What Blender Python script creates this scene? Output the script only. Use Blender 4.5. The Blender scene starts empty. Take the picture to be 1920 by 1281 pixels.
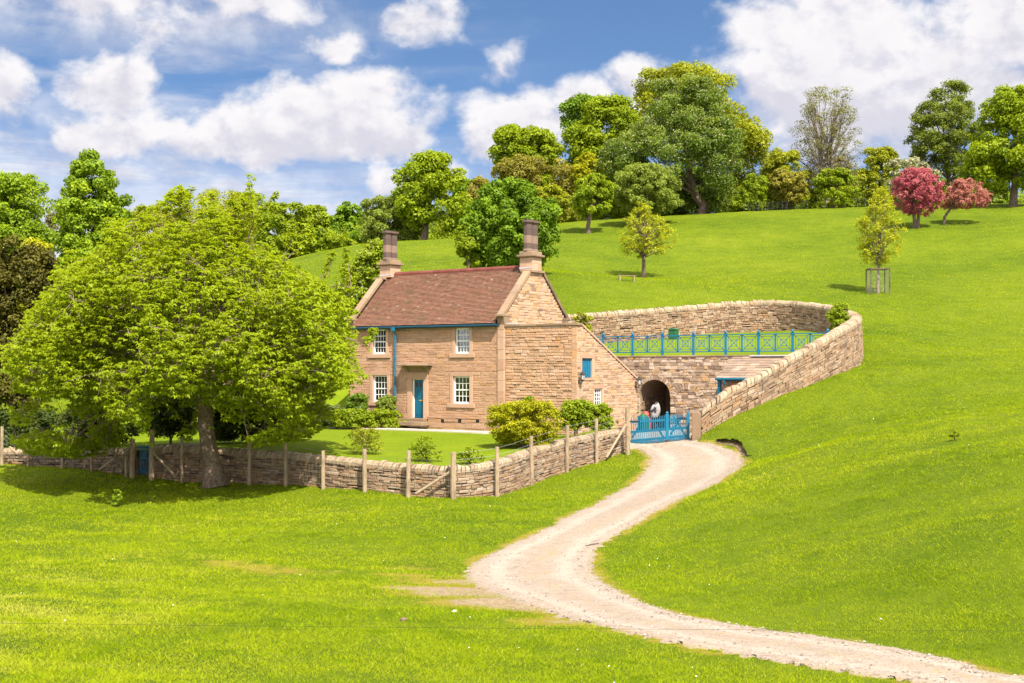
import bpy, math, random
import numpy as np
from mathutils import Vector

# ------------------------------------------------------------------ camera, sky, sun, exposure
S = bpy.context.scene
COL = S.collection
F = 2430.0            # focal length in photo pixels (1920 wide)
HY = 695.0            # horizon row in the photo
cam = bpy.data.cameras.new("camera")
cam.sensor_width = 36.0
cam.lens = F / 1920 * 36.0
cam.shift_y = (HY - 640.5) / 1920
cam.clip_start = 0.1
cam.clip_end = 5000
camo = bpy.data.objects.new("camera", cam)
COL.objects.link(camo)
camo.location = (0, 0, 0)
camo.rotation_euler = (math.pi / 2, 0, 0)
S.camera = camo

SUN_AZ, SUN_EL = math.radians(24), math.radians(52)   # azimuth: from behind the camera, to its right
sd = Vector((math.sin(SUN_AZ) * math.cos(SUN_EL), -math.cos(SUN_AZ) * math.cos(SUN_EL), math.sin(SUN_EL)))
sl = bpy.data.lights.new("sun", 'SUN')
sl.energy = 3.6
sl.angle = math.radians(0.5)
sl.color = (1.0, 0.93, 0.82)
so = bpy.data.objects.new("sun", sl)
COL.objects.link(so)
so.rotation_euler = sd.to_track_quat('Z', 'Y').to_euler()

vs = S.view_settings
vs.view_transform = 'Standard'
vs.look = 'None'
vs.gamma = 1
vs.exposure = 1.52
S.cycles.max_bounces = 6
S.cycles.diffuse_bounces = 3
S.cycles.glossy_bounces = 2
S.cycles.transmission_bounces = 4
S.cycles.transparent_max_bounces = 6


class NT:
    """small helper for node trees"""
    def __init__(self, nt):
        self.nt = nt
        nt.nodes.clear()
    def n(self, typ, **kw):
        x = self.nt.nodes.new(typ)
        for k, v in kw.items():
            setattr(x, k, v)
        return x
    def l(self, a, b):
        self.nt.links.new(a, b)
    def put(self, sock, v):
        if hasattr(v, 'is_output'):
            self.l(v, sock)
        else:
            sock.default_value = v
    def m(self, op, a, b=0.0, c=None, clamp=False):
        x = self.n('ShaderNodeMath', operation=op, use_clamp=clamp)
        self.put(x.inputs[0], a)
        self.put(x.inputs[1], b)
        if c is not None:
            self.put(x.inputs[2], c)
        return x.outputs[0]
    def smooth(self, x, lo, hi):
        r = self.n('ShaderNodeMapRange', interpolation_type='SMOOTHSTEP')
        self.put(r.inputs['Value'], x)
        self.put(r.inputs['From Min'], lo)
        self.put(r.inputs['From Max'], hi)
        return r.outputs[0]
    def mix(self, f, a, b, bt='MIX'):
        x = self.n('ShaderNodeMix', data_type='RGBA', blend_type=bt)
        self.put(x.inputs[0], f)
        self.put(x.inputs[6], a if hasattr(a, 'is_output') else (*a, 1)[:4])
        self.put(x.inputs[7], b if hasattr(b, 'is_output') else (*b, 1)[:4])
        return x.outputs[2]
    def noise(self, vec, scale, detail=4, rough=0.55, dist=0.0):
        x = self.n('ShaderNodeTexNoise')
        if vec is not None:
            self.l(vec, x.inputs['Vector'])
        x.inputs['Scale'].default_value = scale
        x.inputs['Detail'].default_value = detail
        x.inputs['Roughness'].default_value = rough
        x.inputs['Distortion'].default_value = dist
        return x.outputs['Fac']
    def ramp(self, f, stops):
        x = self.n('ShaderNodeValToRGB')
        e = x.color_ramp.elements
        while len(e) < len(stops):
            e.new(0.5)
        for q, (p, c) in zip(e, stops):
            q.position = p
            q.color = (*c, 1)
        self.l(f, x.inputs[0])
        return x.outputs[0]


# ---- the sky: Nishita air with cumulus placed by azimuth and elevation
W = bpy.data.worlds.new("World")
S.world = W
W.use_nodes = True
t = NT(W.node_tree)
tc = t.n('ShaderNodeTexCoord')
sx = t.n('ShaderNodeSeparateXYZ')
t.l(tc.outputs['Generated'], sx.inputs[0])
X, Y, Z = sx.outputs
az = t.m('ARCTAN2', X, Y)
hyp = t.m('SQRT', t.m('ADD', t.m('MULTIPLY', X, X), t.m('MULTIPLY', Y, Y)))
el = t.m('ARCTAN2', Z, hyp)
# deeper blue: look at the air a little higher than the true elevation
up = t.m('ADD', t.m('MULTIPLY', Z, 1.75), 0.11)
cv = t.n('ShaderNodeCombineXYZ')
t.l(X, cv.inputs[0]); t.l(Y, cv.inputs[1]); t.l(up, cv.inputs[2])
nv = t.n('ShaderNodeVectorMath', operation='NORMALIZE')
t.l(cv.outputs[0], nv.inputs[0])
sky = t.n('ShaderNodeTexSky', sky_type='NISHITA')
sky.sun_disc = False
sky.sun_elevation = SUN_EL
sky.sun_rotation = math.pi - SUN_AZ
sky.air_density = 1.0
sky.dust_density = 0.3
sky.ozone_density = 2.0
t.l(nv.outputs[0], sky.inputs[0])
hs = t.n('ShaderNodeHueSaturation')
hs.inputs['Saturation'].default_value = 1.12
hs.inputs['Value'].default_value = 1.0
t.l(sky.outputs[0], hs.inputs['Color'])
bg = t.n('ShaderNodeBackground')
bg.inputs['Strength'].default_value = 0.066
t.l(hs.outputs[0], bg.inputs['Color'])

cuv = t.n('ShaderNodeCombineXYZ')
t.l(t.m('MULTIPLY', az, 10.0), cuv.inputs[0])
t.l(t.m('MULTIPLY', el, 13.0), cuv.inputs[1])
P = cuv.outputs[0]
n1 = t.noise(P, 1.5, 9, 0.56, 0.25)
n2 = t.noise(P, 4.2, 7, 0.58, 0.2)
nw = t.n('ShaderNodeTexNoise')
t.l(P, nw.inputs['Vector']); nw.inputs['Scale'].default_value = 2.6; nw.inputs['Detail'].default_value = 5
wx = t.n('ShaderNodeSeparateXYZ'); t.l(nw.outputs['Color'], wx.inputs[0])
uw = t.m('ADD', az, t.m('MULTIPLY', t.m('SUBTRACT', wx.outputs[0], 0.5), 0.045))
vw = t.m('ADD', el, t.m('MULTIPLY', t.m('SUBTRACT', wx.outputs[1], 0.5), 0.030))

def cl(px): return math.atan((px - 960) / F)
def ce(py): return math.atan((HY - py) / F)
# cumulus puffs: centre (px, py), half sizes (px), weight
BLOBS = [(620, 230, 185, 78, 1), (500, 262, 175, 70, 1), (700, 185, 95, 70, .9), (400, 285, 120, 48, .9), (545, 185, 80, 48, .8), (740, 262, 80, 55, .85),
         (180, 275, 130, 44, .75), (205, 185, 92, 60, .9), (265, 160, 50, 34, .7), (10, 205, 55, 62, .9), (320, 270, 60, 60, .6),
         (640, 92, 80, 36, .6), (775, 58, 90, 46, .62), (830, 22, 46, 30, .5), (700, 150, 60, 30, .55),
         (942, 125, 40, 44, .45),
         (985, 235, 125, 70, 1), (1085, 200, 75, 55, .95), (915, 255, 55, 62, .9), (1180, 145, 60, 42, .75), (1225, 190, 60, 60, .8), (1000, 280, 90, 40, .8),
         (1540, 190, 190, 130, 1), (1450, 60, 95, 60, .85), (1620, 90, 165, 110, 1), (1760, 150, 190, 130, 1), (1880, 90, 120, 110, 1), (1560, 20, 130, 50, .9), (1880, 210, 130, 80, .9),
         (1430, 170, 70, 55, .9), (1650, 230, 180, 80, 1),
         (160, 10, 300, 55, .85), (430, 5, 200, 52, .8), (300, 85, 90, 60, .45), (560, 40, 70, 40, .4), (720, 345, 50, 30, .55), (850, 320, 60, 26, .4)]
D = None
SH = None
for (bx, by, ra, rb, w) in BLOBS:
    a0, e0 = cl(bx), ce(by)
    da = t.m('MULTIPLY', t.m('SUBTRACT', uw, a0), F / ra)
    de = t.m('MULTIPLY', t.m('SUBTRACT', vw, e0), F / rb)
    r = t.m('SQRT', t.m('ADD', t.m('MULTIPLY', da, da), t.m('MULTIPLY', de, de)))
    d = t.m('MULTIPLY', t.m('SUBTRACT', 1.25, r), w)
    D = d if D is None else t.m('SMOOTH_MAX', D, d, 0.12)
    s = t.m('MULTIPLY', de, t.m('MAXIMUM', d, 0.0))
    SH = s if SH is None else t.m('ADD', SH, s)
dens = t.m('ADD', t.m('ADD', D, t.m('MULTIPLY', t.m('SUBTRACT', n1, 0.5), 2.1)), t.m('MULTIPLY', t.m('SUBTRACT', n2, 0.5), 0.55))
alpha = t.smooth(dens, 0.0, 0.68)
# unseen clouds outside the view, added and brightened for fill light
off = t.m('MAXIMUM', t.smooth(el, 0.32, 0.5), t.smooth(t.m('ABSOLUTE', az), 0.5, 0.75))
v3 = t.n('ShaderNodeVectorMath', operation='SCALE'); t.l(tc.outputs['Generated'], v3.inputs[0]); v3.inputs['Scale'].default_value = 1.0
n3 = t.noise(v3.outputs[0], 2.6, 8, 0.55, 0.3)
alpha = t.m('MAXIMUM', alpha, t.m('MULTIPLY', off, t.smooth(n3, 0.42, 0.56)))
# thin high streaks and the pale band low over the wood
sv = t.n('ShaderNodeCombineXYZ')
t.l(t.m('MULTIPLY', az, 4.0), sv.inputs[0]); t.l(t.m('MULTIPLY', el, 26.0), sv.inputs[1])
st = t.noise(sv.outputs[0], 1.6, 6, 0.6, 0.4)
leftness = t.smooth(az, 0.10, -0.32)
low = t.smooth(el, 0.20, 0.09)
thin = t.m('MULTIPLY', t.smooth(st, 0.42, 0.78), t.m('ADD', t.m('MULTIPLY', leftness, 0.60), t.m('MULTIPLY', low, 0.35)))
veil = t.m('MULTIPLY', t.m('MULTIPLY', low, 0.48), t.m('ADD', 0.6, leftness))
soft = None
for (bx, by, ra, rb, w) in [(230, 25, 520, 125, .75), (1690, 150, 330, 190, .6), (180, 260, 330, 90, .5), (620, 60, 230, 70, .35)]:
    da = t.m('MULTIPLY', t.m('SUBTRACT', uw, cl(bx)), F / ra); de = t.m('MULTIPLY', t.m('SUBTRACT', vw, ce(by)), F / rb)
    r = t.m('SQRT', t.m('ADD', t.m('MULTIPLY', da, da), t.m('MULTIPLY', de, de)))
    q = t.m('MULTIPLY', t.smooth(r, 1.1, .25), w)
    soft = q if soft is None else t.m('MAXIMUM', soft, q)
soft = t.m('MULTIPLY', soft, t.smooth(t.m('ADD', t.m('MULTIPLY', n1, .7), t.m('MULTIPLY', st, .3)), .30, .58))
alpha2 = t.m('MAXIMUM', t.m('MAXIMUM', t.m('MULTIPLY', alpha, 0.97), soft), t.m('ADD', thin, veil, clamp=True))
P2 = t.n('ShaderNodeVectorMath', operation='ADD'); t.l(P, P2.inputs[0]); P2.inputs[1].default_value = (0.10, 0.16, 0)
n1b = t.noise(P2.outputs[0], 1.5, 9, 0.56, 0.25)
n2b = t.noise(P2.outputs[0], 4.2, 7, 0.58, 0.2)
relief = t.m('ADD', t.m('MULTIPLY', t.m('SUBTRACT', n1, n1b), 3.4), t.m('MULTIPLY', t.m('SUBTRACT', n2, n2b), 1.5))
top = t.smooth(t.m('ADD', t.m('ADD', relief, t.m('MULTIPLY', SH, 1.0)), t.m('MULTIPLY', t.m('SUBTRACT', n2, 0.46), 1.6)), -0.75, 0.70)
body = t.smooth(dens, 0.3, 1.5)
ccol = t.mix(top, (0.68, 0.67, 0.75), (0.96, 0.93, 0.93))
ccol = t.mix(t.m('MULTIPLY', body, 0.35), ccol, (0.72, 0.70, 0.76))
cbg = t.n('ShaderNodeBackground')
t.l(t.m('ADD', 0.375, t.m('MULTIPLY', off, 0.58)), cbg.inputs['Strength'])  # the added clouds out of view shine brighter, as fill
t.l(ccol, cbg.inputs['Color'])
ms = t.n('ShaderNodeMixShader')
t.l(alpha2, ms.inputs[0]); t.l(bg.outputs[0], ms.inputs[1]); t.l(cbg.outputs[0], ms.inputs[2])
wo = t.n('ShaderNodeOutputWorld')
t.l(ms.outputs[0], wo.inputs['Surface'])

# ------------------------------------------------------------------ helpers
RNG = np.random.default_rng(7)
random.seed(11)
rnd = random.uniform

def at(px, py, Y):
    return Vector(((px - 960) / F * Y, Y, (HY - py) / F * Y))

def wx_(px, Y): return (px - 960) / F * Y
def wz_(py, Y): return (HY - py) / F * Y

def tag(o, label=None, cat=None, group=None, kind=None):
    if label: o["label"] = label
    if cat: o["category"] = cat
    if group: o["group"] = group
    if kind: o["kind"] = kind
    return o

def empty(name, loc, rz=0.0, label=None, cat=None, group=None):
    o = bpy.data.objects.new(name, None)
    o.empty_display_size = 0.3
    COL.objects.link(o)
    o.location = loc
    o.rotation_euler = (0, 0, rz)
    return tag(o, label, cat, group)

class MB:
    def __init__(self):
        self.v, self.f, self.mi = [], [], []
    def add(self, vs, fs, mi=0):
        b = len(self.v)
        self.v.extend([tuple(p) for p in vs])
        for q in fs:
            self.f.append(tuple(i + b for i in q))
            self.mi.append(mi)
    def box(self, x0, x1, y0, y1, z0, z1, mi=0):
        self.add([(x0, y0, z0), (x1, y0, z0), (x1, y1, z0), (x0, y1, z0), (x0, y0, z1), (x1, y0, z1), (x1, y1, z1), (x0, y1, z1)],
                 [(0, 3, 2, 1), (4, 5, 6, 7), (0, 1, 5, 4), (1, 2, 6, 5), (2, 3, 7, 6), (3, 0, 4, 7)], mi)
    def cbox(self, x0, x1, y0, y1, z0, z1, c=0.01, mi=0):
        """box with chamfered edges"""
        pts = []
        for (sx_, sy_, sz_) in [(a, b, d) for d in (0, 1) for b in (0, 1) for a in (0, 1)]:
            x = (x0, x1)[sx_]; y = (y0, y1)[sy_]; z = (z0, z1)[sz_]
            ix = c if sx_ == 0 else -c; iy = c if sy_ == 0 else -c; iz = c if sz_ == 0 else -c
            pts += [(x, y + iy, z + iz), (x + ix, y, z + iz), (x + ix, y + iy, z)]
        def k(a, b, d, ax): return (a + 2 * b + 4 * d) * 3 + ax
        fs = [(k(0,0,0,0), k(0,0,1,0), k(0,1,1,0), k(0,1,0,0)), (k(1,0,0,0), k(1,1,0,0), k(1,1,1,0), k(1,0,1,0)),
              (k(0,0,0,1), k(1,0,0,1), k(1,0,1,1), k(0,0,1,1)), (k(0,1,0,1), k(0,1,1,1), k(1,1,1,1), k(1,1,0,1)),
              (k(0,0,0,2), k(0,1,0,2), k(1,1,0,2), k(1,0,0,2)), (k(0,0,1,2), k(1,0,1,2), k(1,1,1,2), k(0,1,1,2))]
        for b in (0, 1):
            for d in (0, 1):
                fs.append((k(0,b,d,1), k(1,b,d,1), k(1,b,d,2), k(0,b,d,2)))
        for a in (0, 1):
            for d in (0, 1):
                fs.append((k(a,0,d,0), k(a,1,d,0), k(a,1,d,2), k(a,0,d,2)))
            for b in (0, 1):
                fs.append((k(a,b,0,0), k(a,b,1,0), k(a,b,1,1), k(a,b,0,1)))
        for a in (0, 1):
            for b in (0, 1):
                for d in (0, 1):
                    fs.append((k(a,b,d,0), k(a,b,d,1), k(a,b,d,2)))
        self.add(pts, fs, mi)
    def tube(self, pts, radii, n=6, mi=0, cap=True):
        pts = [Vector(p) for p in pts]
        if not hasattr(radii, '__len__'):
            radii = [radii] * len(pts)
        vs = []
        for i, p in enumerate(pts):
            d = (pts[min(i + 1, len(pts) - 1)] - pts[max(i - 1, 0)])
            if d.length < 1e-9: d = Vector((0, 0, 1))
            d.normalize()
            a = Vector((1, 0, 0)) if abs(d.x) < 0.9 else Vector((0, 1, 0))
            u = d.cross(a).normalized(); w = d.cross(u)
            for k in range(n):
                an = 2 * math.pi * (k + 0.5) / n
                vs.append(p + (u * math.cos(an) + w * math.sin(an)) * radii[i])
        fs = []
        for i in range(len(pts) - 1):
            for k in range(n):
                k2 = (k + 1) % n
                fs.append((i * n + k, i * n + k2, (i + 1) * n + k2, (i + 1) * n + k))
        if cap:
            fs.append(tuple(range(n - 1, -1, -1)))
            fs.append(tuple((len(pts) - 1) * n + k for k in range(n)))
        self.add(vs, fs, mi)
    def bar(self, a, b, w, h, mi=0):
        """rectangular bar from a to b, w horizontally and h upright"""
        a, b = Vector(a), Vector(b)
        d = (b - a).normalized()
        s = d.cross(Vector((0, 0, 1)))
        if s.length < 1e-4: s = Vector((1, 0, 0))
        s.normalize(); u = s.cross(d)
        s *= w / 2; u *= h / 2
        vs = [a - s - u, a + s - u, a + s + u, a - s + u, b - s - u, b + s - u, b + s + u, b - s + u]
        self.add(vs, [(0, 1, 2, 3), (7, 6, 5, 4), (0, 4, 5, 1), (1, 5, 6, 2), (2, 6, 7, 3), (3, 7, 4, 0)], mi)
    def prism(self, outline, a0, a1, axis='y', mi=0):
        """outline of 2-d points extruded along an axis"""
        n = len(outline)
        def mk(p, a):
            if axis == 'y': return (p[0], a, p[1])
            if axis == 'x': return (a, p[0], p[1])
            return (p[0], p[1], a)
        vs = [mk(p, a0) for p in outline] + [mk(p, a1) for p in outline]
        fs = [tuple(range(n)), tuple(range(2 * n - 1, n - 1, -1))]
        for i in range(n):
            j = (i + 1) % n
            fs.append((i, i + n, j + n, j))
        self.add(vs, fs, mi)
    def build(self, name, mat, parent=None, loc=None, smooth=False):
        me = bpy.data.meshes.new(name)
        me.from_pydata(self.v, [], self.f)
        mats = mat if isinstance(mat, (list, tuple)) else [mat]
        for m in mats: me.materials.append(m)
        me.polygons.foreach_set('material_index', self.mi)
        if smooth:
            me.polygons.foreach_set('use_smooth', [True] * len(self.f))
        me.update()
        o = bpy.data.objects.new(name, me)
        COL.objects.link(o)
        if parent: o.parent = parent
        if loc is not None: o.location = loc
        return o

def np_mesh(name, verts, faces, mat, parent=None, attrs=None, smooth=False):
    """verts (N,3), faces (M,k) numpy"""
    me = bpy.data.meshes.new(name)
    nv, (nf, k) = len(verts), faces.shape
    me.vertices.add(nv)
    me.vertices.foreach_set('co', np.ascontiguousarray(verts, dtype=np.float32).ravel())
    me.loops.add(nf * k)
    me.loops.foreach_set('vertex_index', np.ascontiguousarray(faces, dtype=np.int32).ravel())
    me.polygons.add(nf)
    me.polygons.foreach_set('loop_start', np.arange(0, nf * k, k, dtype=np.int32))
    me.polygons.foreach_set('loop_total', np.full(nf, k, dtype=np.int32))
    if smooth:
        me.polygons.foreach_set('use_smooth', np.ones(nf, dtype=bool))
    me.update(calc_edges=True)
    for an, arr in (attrs or {}).items():
        a = me.attributes.new(an, 'FLOAT', 'POINT')
        a.data.foreach_set('value', np.ascontiguousarray(arr, dtype=np.float32))
    me.materials.append(mat)
    o = bpy.data.objects.new(name, me)
    COL.objects.link(o)
    if parent: o.parent = parent
    return o

# ------------------------------------------------------------------ materials
MATS = {}
def newmat(name):
    m = bpy.data.materials.new(name)
    m.use_nodes = True
    MATS[name] = m
    tt = NT(m.node_tree)
    return m, tt

def finish(tt, col, rough=0.9, bump=None, spec=0.2, metal=0.0, bstr=0.5, bdist=0.02):
    p = tt.n('ShaderNodeBsdfPrincipled')
    tt.put(p.inputs['Base Color'], col if hasattr(col, 'is_output') else (*col, 1))
    tt.put(p.inputs['Roughness'], rough)
    p.inputs['Specular IOR Level'].default_value = spec
    p.inputs['Metallic'].default_value = metal
    if bump is not None:
        b = tt.n('ShaderNodeBump')
        b.inputs['Strength'].default_value = bstr
        b.inputs['Distance'].default_value = bdist
        tt.l(bump, b.inputs['Height'])
        tt.l(b.outputs[0], p.inputs['Normal'])
    o = tt.n('ShaderNodeOutputMaterial')
    tt.l(p.outputs[0], o.inputs['Surface'])

def ocoord(tt):
    return tt.n('ShaderNodeTexCoord').outputs['Object']

def stone_mat(name, stops, dirt=(0.06, 0.05, 0.045), dirt_amt=0.5, nscale=3.0, lichen=None, bstr=0.9):
    m, tt = newmat(name)
    g = tt.n('ShaderNodeNewGeometry')
    co = ocoord(tt)
    base = tt.ramp(g.outputs['Random Per Island'], stops)
    na = tt.noise(co, 9.0, 5, 0.6)
    nb = tt.noise(co, 0.8, 5, 0.6)
    nc = tt.noise(co, 40.0, 3, 0.6)
    base = tt.mix(tt.m('MULTIPLY', tt.smooth(na, 0.35, 0.75), 0.35), base, tt.mix(1.0, base, (1.35, 1.25, 1.1), 'MULTIPLY'))
    base = tt.mix(tt.m('MULTIPLY', tt.smooth(nc, 0.5, 0.72), 0.4), base, tt.mix(1.0, base, (0.62, 0.6, 0.6), 'MULTIPLY'))
    base = tt.mix(tt.m('MULTIPLY', tt.smooth(nb, 0.50, 0.72), dirt_amt), base, dirt)
    if lichen:
        base = tt.mix(tt.m('MULTIPLY', tt.smooth(tt.noise(co, 2.3, 6, 0.65), 0.56, 0.70), 0.55), base, lichen)
    finish(tt, base, 0.92, tt.m('ADD', na, tt.m('MULTIPLY', nc, 0.5)), 0.15, bstr=bstr, bdist=0.025)
    return m

front_stone = stone_mat('front_stone', [(0, (0.358, 0.208, 0.133)), (0.25, (0.391, 0.234, 0.152)), (0.5, (0.408, 0.239, 0.146)), (0.75, (0.424, 0.264, 0.179)), (0.92, (0.413, 0.236, 0.123)), (1, (0.324, 0.186, 0.119))], dirt=(.27, .175, .12), dirt_amt=.35, nscale=2)
gable_stone = stone_mat('gable_stone', [(0, (0.269, 0.163, 0.102)), (0.2, (0.403, 0.275, 0.184)), (0.5, (0.433, 0.305, 0.210)), (0.75, (0.441, 0.290, 0.167)), (0.93, (0.373, 0.223, 0.110)), (1, (0.217, 0.141, 0.106))], dirt=(.30, .22, .15), dirt_amt=.25)
wing_stone = stone_mat('wing_stone', [(0, (0.369, 0.222, 0.136)), (0.3, (0.451, 0.280, 0.173)), (0.6, (0.473, 0.288, 0.170)), (0.85, (0.465, 0.318, 0.228)), (1, (0.473, 0.251, 0.107))], dirt=(.22, .16, .11), dirt_amt=.35)
rubble_stone = stone_mat('rubble_stone', [(0.0, (.18, .12, .085)), (.25, (.32, .23, .16)), (.5, (.42, .32, .235)), (.75, (.50, .40, .32)), (.9, (.42, .26, .12)), (1, (.25, .18, .14))], dirt=(.24, .18, .14), dirt_amt=.35)
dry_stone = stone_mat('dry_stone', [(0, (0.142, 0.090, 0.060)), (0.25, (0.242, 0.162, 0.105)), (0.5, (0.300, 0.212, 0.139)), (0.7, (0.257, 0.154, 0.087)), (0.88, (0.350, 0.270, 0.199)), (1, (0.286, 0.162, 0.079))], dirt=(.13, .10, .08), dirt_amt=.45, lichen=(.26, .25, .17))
shaded_dry_stone = stone_mat('shaded_dry_stone', [(0.0, (0.099, 0.072, 0.050)), (.3, (0.189, 0.135, 0.090)), (.6, (0.261, 0.189, 0.126)), (.85, (0.243, 0.153, 0.086)), (1, (0.324, 0.252, 0.189))], dirt=(.10, .08, .065), dirt_amt=.45, lichen=(.22, .21, .15))  # darker copy of dry_stone for shaded parts; shade put into the colour
coping_stone = stone_mat('coping_stone', [(0.0, (0.232, 0.163, 0.103)), (.4, (0.327, 0.249, 0.172)), (.8, (0.378, 0.284, 0.189)), (1, (0.284, 0.189, 0.112))], dirt=(.15, .12, .095), dirt_amt=.5, lichen=(.34, .32, .24))
ashlar = stone_mat('ashlar', [(0, (0.376, 0.231, 0.154)), (0.5, (0.438, 0.284, 0.196)), (1, (0.473, 0.310, 0.212))], dirt=(.24, .17, .12), dirt_amt=.3, bstr=.25)
weathered_ashlar = stone_mat('weathered_ashlar', [(0.0, (.20, .135, .085)), (.5, (.24, .165, .105)), (1, (.30, .21, .135))], dirt=(.075, .062, .052), dirt_amt=.8, bstr=.35)
chimney_stone = stone_mat('chimney_stone', [(0.0, (0.060, 0.044, 0.040)), (.3, (0.120, 0.084, 0.068)), (.6, (0.176, 0.120, 0.092)), (1, (0.216, 0.148, 0.112))], dirt=(.06, .05, .045), dirt_amt=.6, bstr=.25)
mortar = stone_mat('mortar', [(0, (.30, .20, .12)), (1, (.30, .20, .12))], dirt_amt=.3, dirt=(.2, .14, .1))
pale_mortar = stone_mat('pale_mortar', [(0, (.46, .36, .25)), (1, (.46, .36, .25))], dirt_amt=.3, dirt=(.3, .22, .16))
dark_gap = stone_mat('dark_gap', [(0, (.07, .05, .035)), (1, (.07, .05, .035))], dirt_amt=.2)
slate_stone = stone_mat('slate_stone', [(0.0, (.19, .135, .10)), (.4, (.27, .19, .14)), (.8, (.33, .245, .18)), (1, (.22, .15, .10))], dirt=(.15, .12, .10), dirt_amt=.45, bstr=.4)
clay_tile = stone_mat('clay_tile', [(0, (0.134, 0.076, 0.054)), (0.2, (0.177, 0.091, 0.060)), (0.45, (0.217, 0.100, 0.067)), (0.7, (0.190, 0.104, 0.068)), (0.86, (0.239, 0.121, 0.074)), (0.985, (0.202, 0.125, 0.083)), (1, (0.319, 0.246, 0.186))], dirt=(.12, .085, .042), dirt_amt=.6, bstr=.4)
ridge_clay = stone_mat('ridge_clay', [(0.0, (0.128, 0.038, 0.029)), (1, (0.170, 0.058, 0.043))], dirt=(.15, .08, .06), dirt_amt=.4, bstr=.3)

def paint(name, col, rough=0.5, var=0.25, spec=0.4):
    m, tt = newmat(name)
    co = ocoord(tt)
    a = tt.noise(co, 3.0, 5, 0.6)
    c = tt.mix(tt.m('MULTIPLY', tt.smooth(a, 0.4, 0.75), var), col, tuple(x * 0.6 for x in col))
    b = tt.noise(co, 30.0, 3, 0.6)
    finish(tt, c, rough, b, spec, bstr=0.15, bdist=0.004)
    return m
blue_paint = paint('blue_paint', (.004, .135, .235), .45)
door_blue = paint('door_blue', (.003, .10, .17), .4, .15)
white_paint = paint('white_paint', (.78, .77, .73), .5, .08)
cream_cloth = paint('cream_cloth', (.36, .33, .26), .9, .2, .05)
black_iron = paint('black_iron', (.025, .026, .03), .45)
green_plastic = paint('green_plastic', (.012, .10, .035), .5)
red_plastic = paint('red_plastic', (.40, .06, .04), .5)
white_cloth = paint('white_cloth', (.33, .315, .31), .9, .3, .05)
gutter_blue = paint('gutter_blue', (.002, .045, .078), .45, .15)
lead = paint('lead', (.42, .42, .43), .6, .3)
brass = paint('brass', (.45, .25, .07), .35)
unlit_interior = paint('unlit_interior', (.05, .045, .04), .9)  # near-black, the darkness of unlit rooms put into the colour
lamp_glass = paint('lamp_glass', (.55, .54, .5), .2)
dark_wire = paint('dark_wire', (.035, .035, .03), .8, .2, .0)
wire_steel = paint('wire_steel', (.30, .31, .30), .5, .2)

def wood_mat(name, a, b, sc=(14, 14, 1.6)):
    m, tt = newmat(name)
    co = ocoord(tt)
    mp = tt.n('ShaderNodeMapping'); mp.inputs['Scale'].default_value = sc
    tt.l(co, mp.inputs[0])
    n = tt.noise(mp.outputs[0], 2.0, 6, 0.65)
    n2_ = tt.noise(co, 1.1, 4, 0.6)
    c = tt.mix(tt.smooth(n, 0.3, 0.7), a, b)
    c = tt.mix(tt.m('MULTIPLY', tt.smooth(n2_, 0.45, 0.7), 0.5), c, tuple(x * .55 for x in a))
    finish(tt, c, 0.9, n, 0.15, bstr=0.8, bdist=0.03)
    return m
post_wood = wood_mat('post_wood', (.24, .17, .105), (.42, .32, .21))
bark = wood_mat('bark', (.07, .05, .036), (.19, .14, .10), (5, 5, 1.5))
cherry_bark = wood_mat('cherry_bark', (.11, .075, .05), (.27, .20, .14), (5, 5, 5))
pale_bark = wood_mat('pale_bark', (.15, .12, .085), (.33, .27, .20), (5, 5, 1.5))

# glass
gm, tt = newmat('window_glass')
tr = tt.n('ShaderNodeBsdfTransparent'); gl = tt.n('ShaderNodeBsdfGlossy'); gl.inputs['Roughness'].default_value = .03
fr = tt.n('ShaderNodeFresnel'); fr.inputs['IOR'].default_value = 1.5
mx = tt.n('ShaderNodeMixShader'); ou = tt.n('ShaderNodeOutputMaterial')
tt.l(tt.m('ADD', fr.outputs[0], .03), mx.inputs[0]); tt.l(tr.outputs[0], mx.inputs[1]); tt.l(gl.outputs[0], mx.inputs[2]); tt.l(mx.outputs[0], ou.inputs[0])
tr.inputs[0].default_value = (.75, .78, .77, 1)

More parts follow.
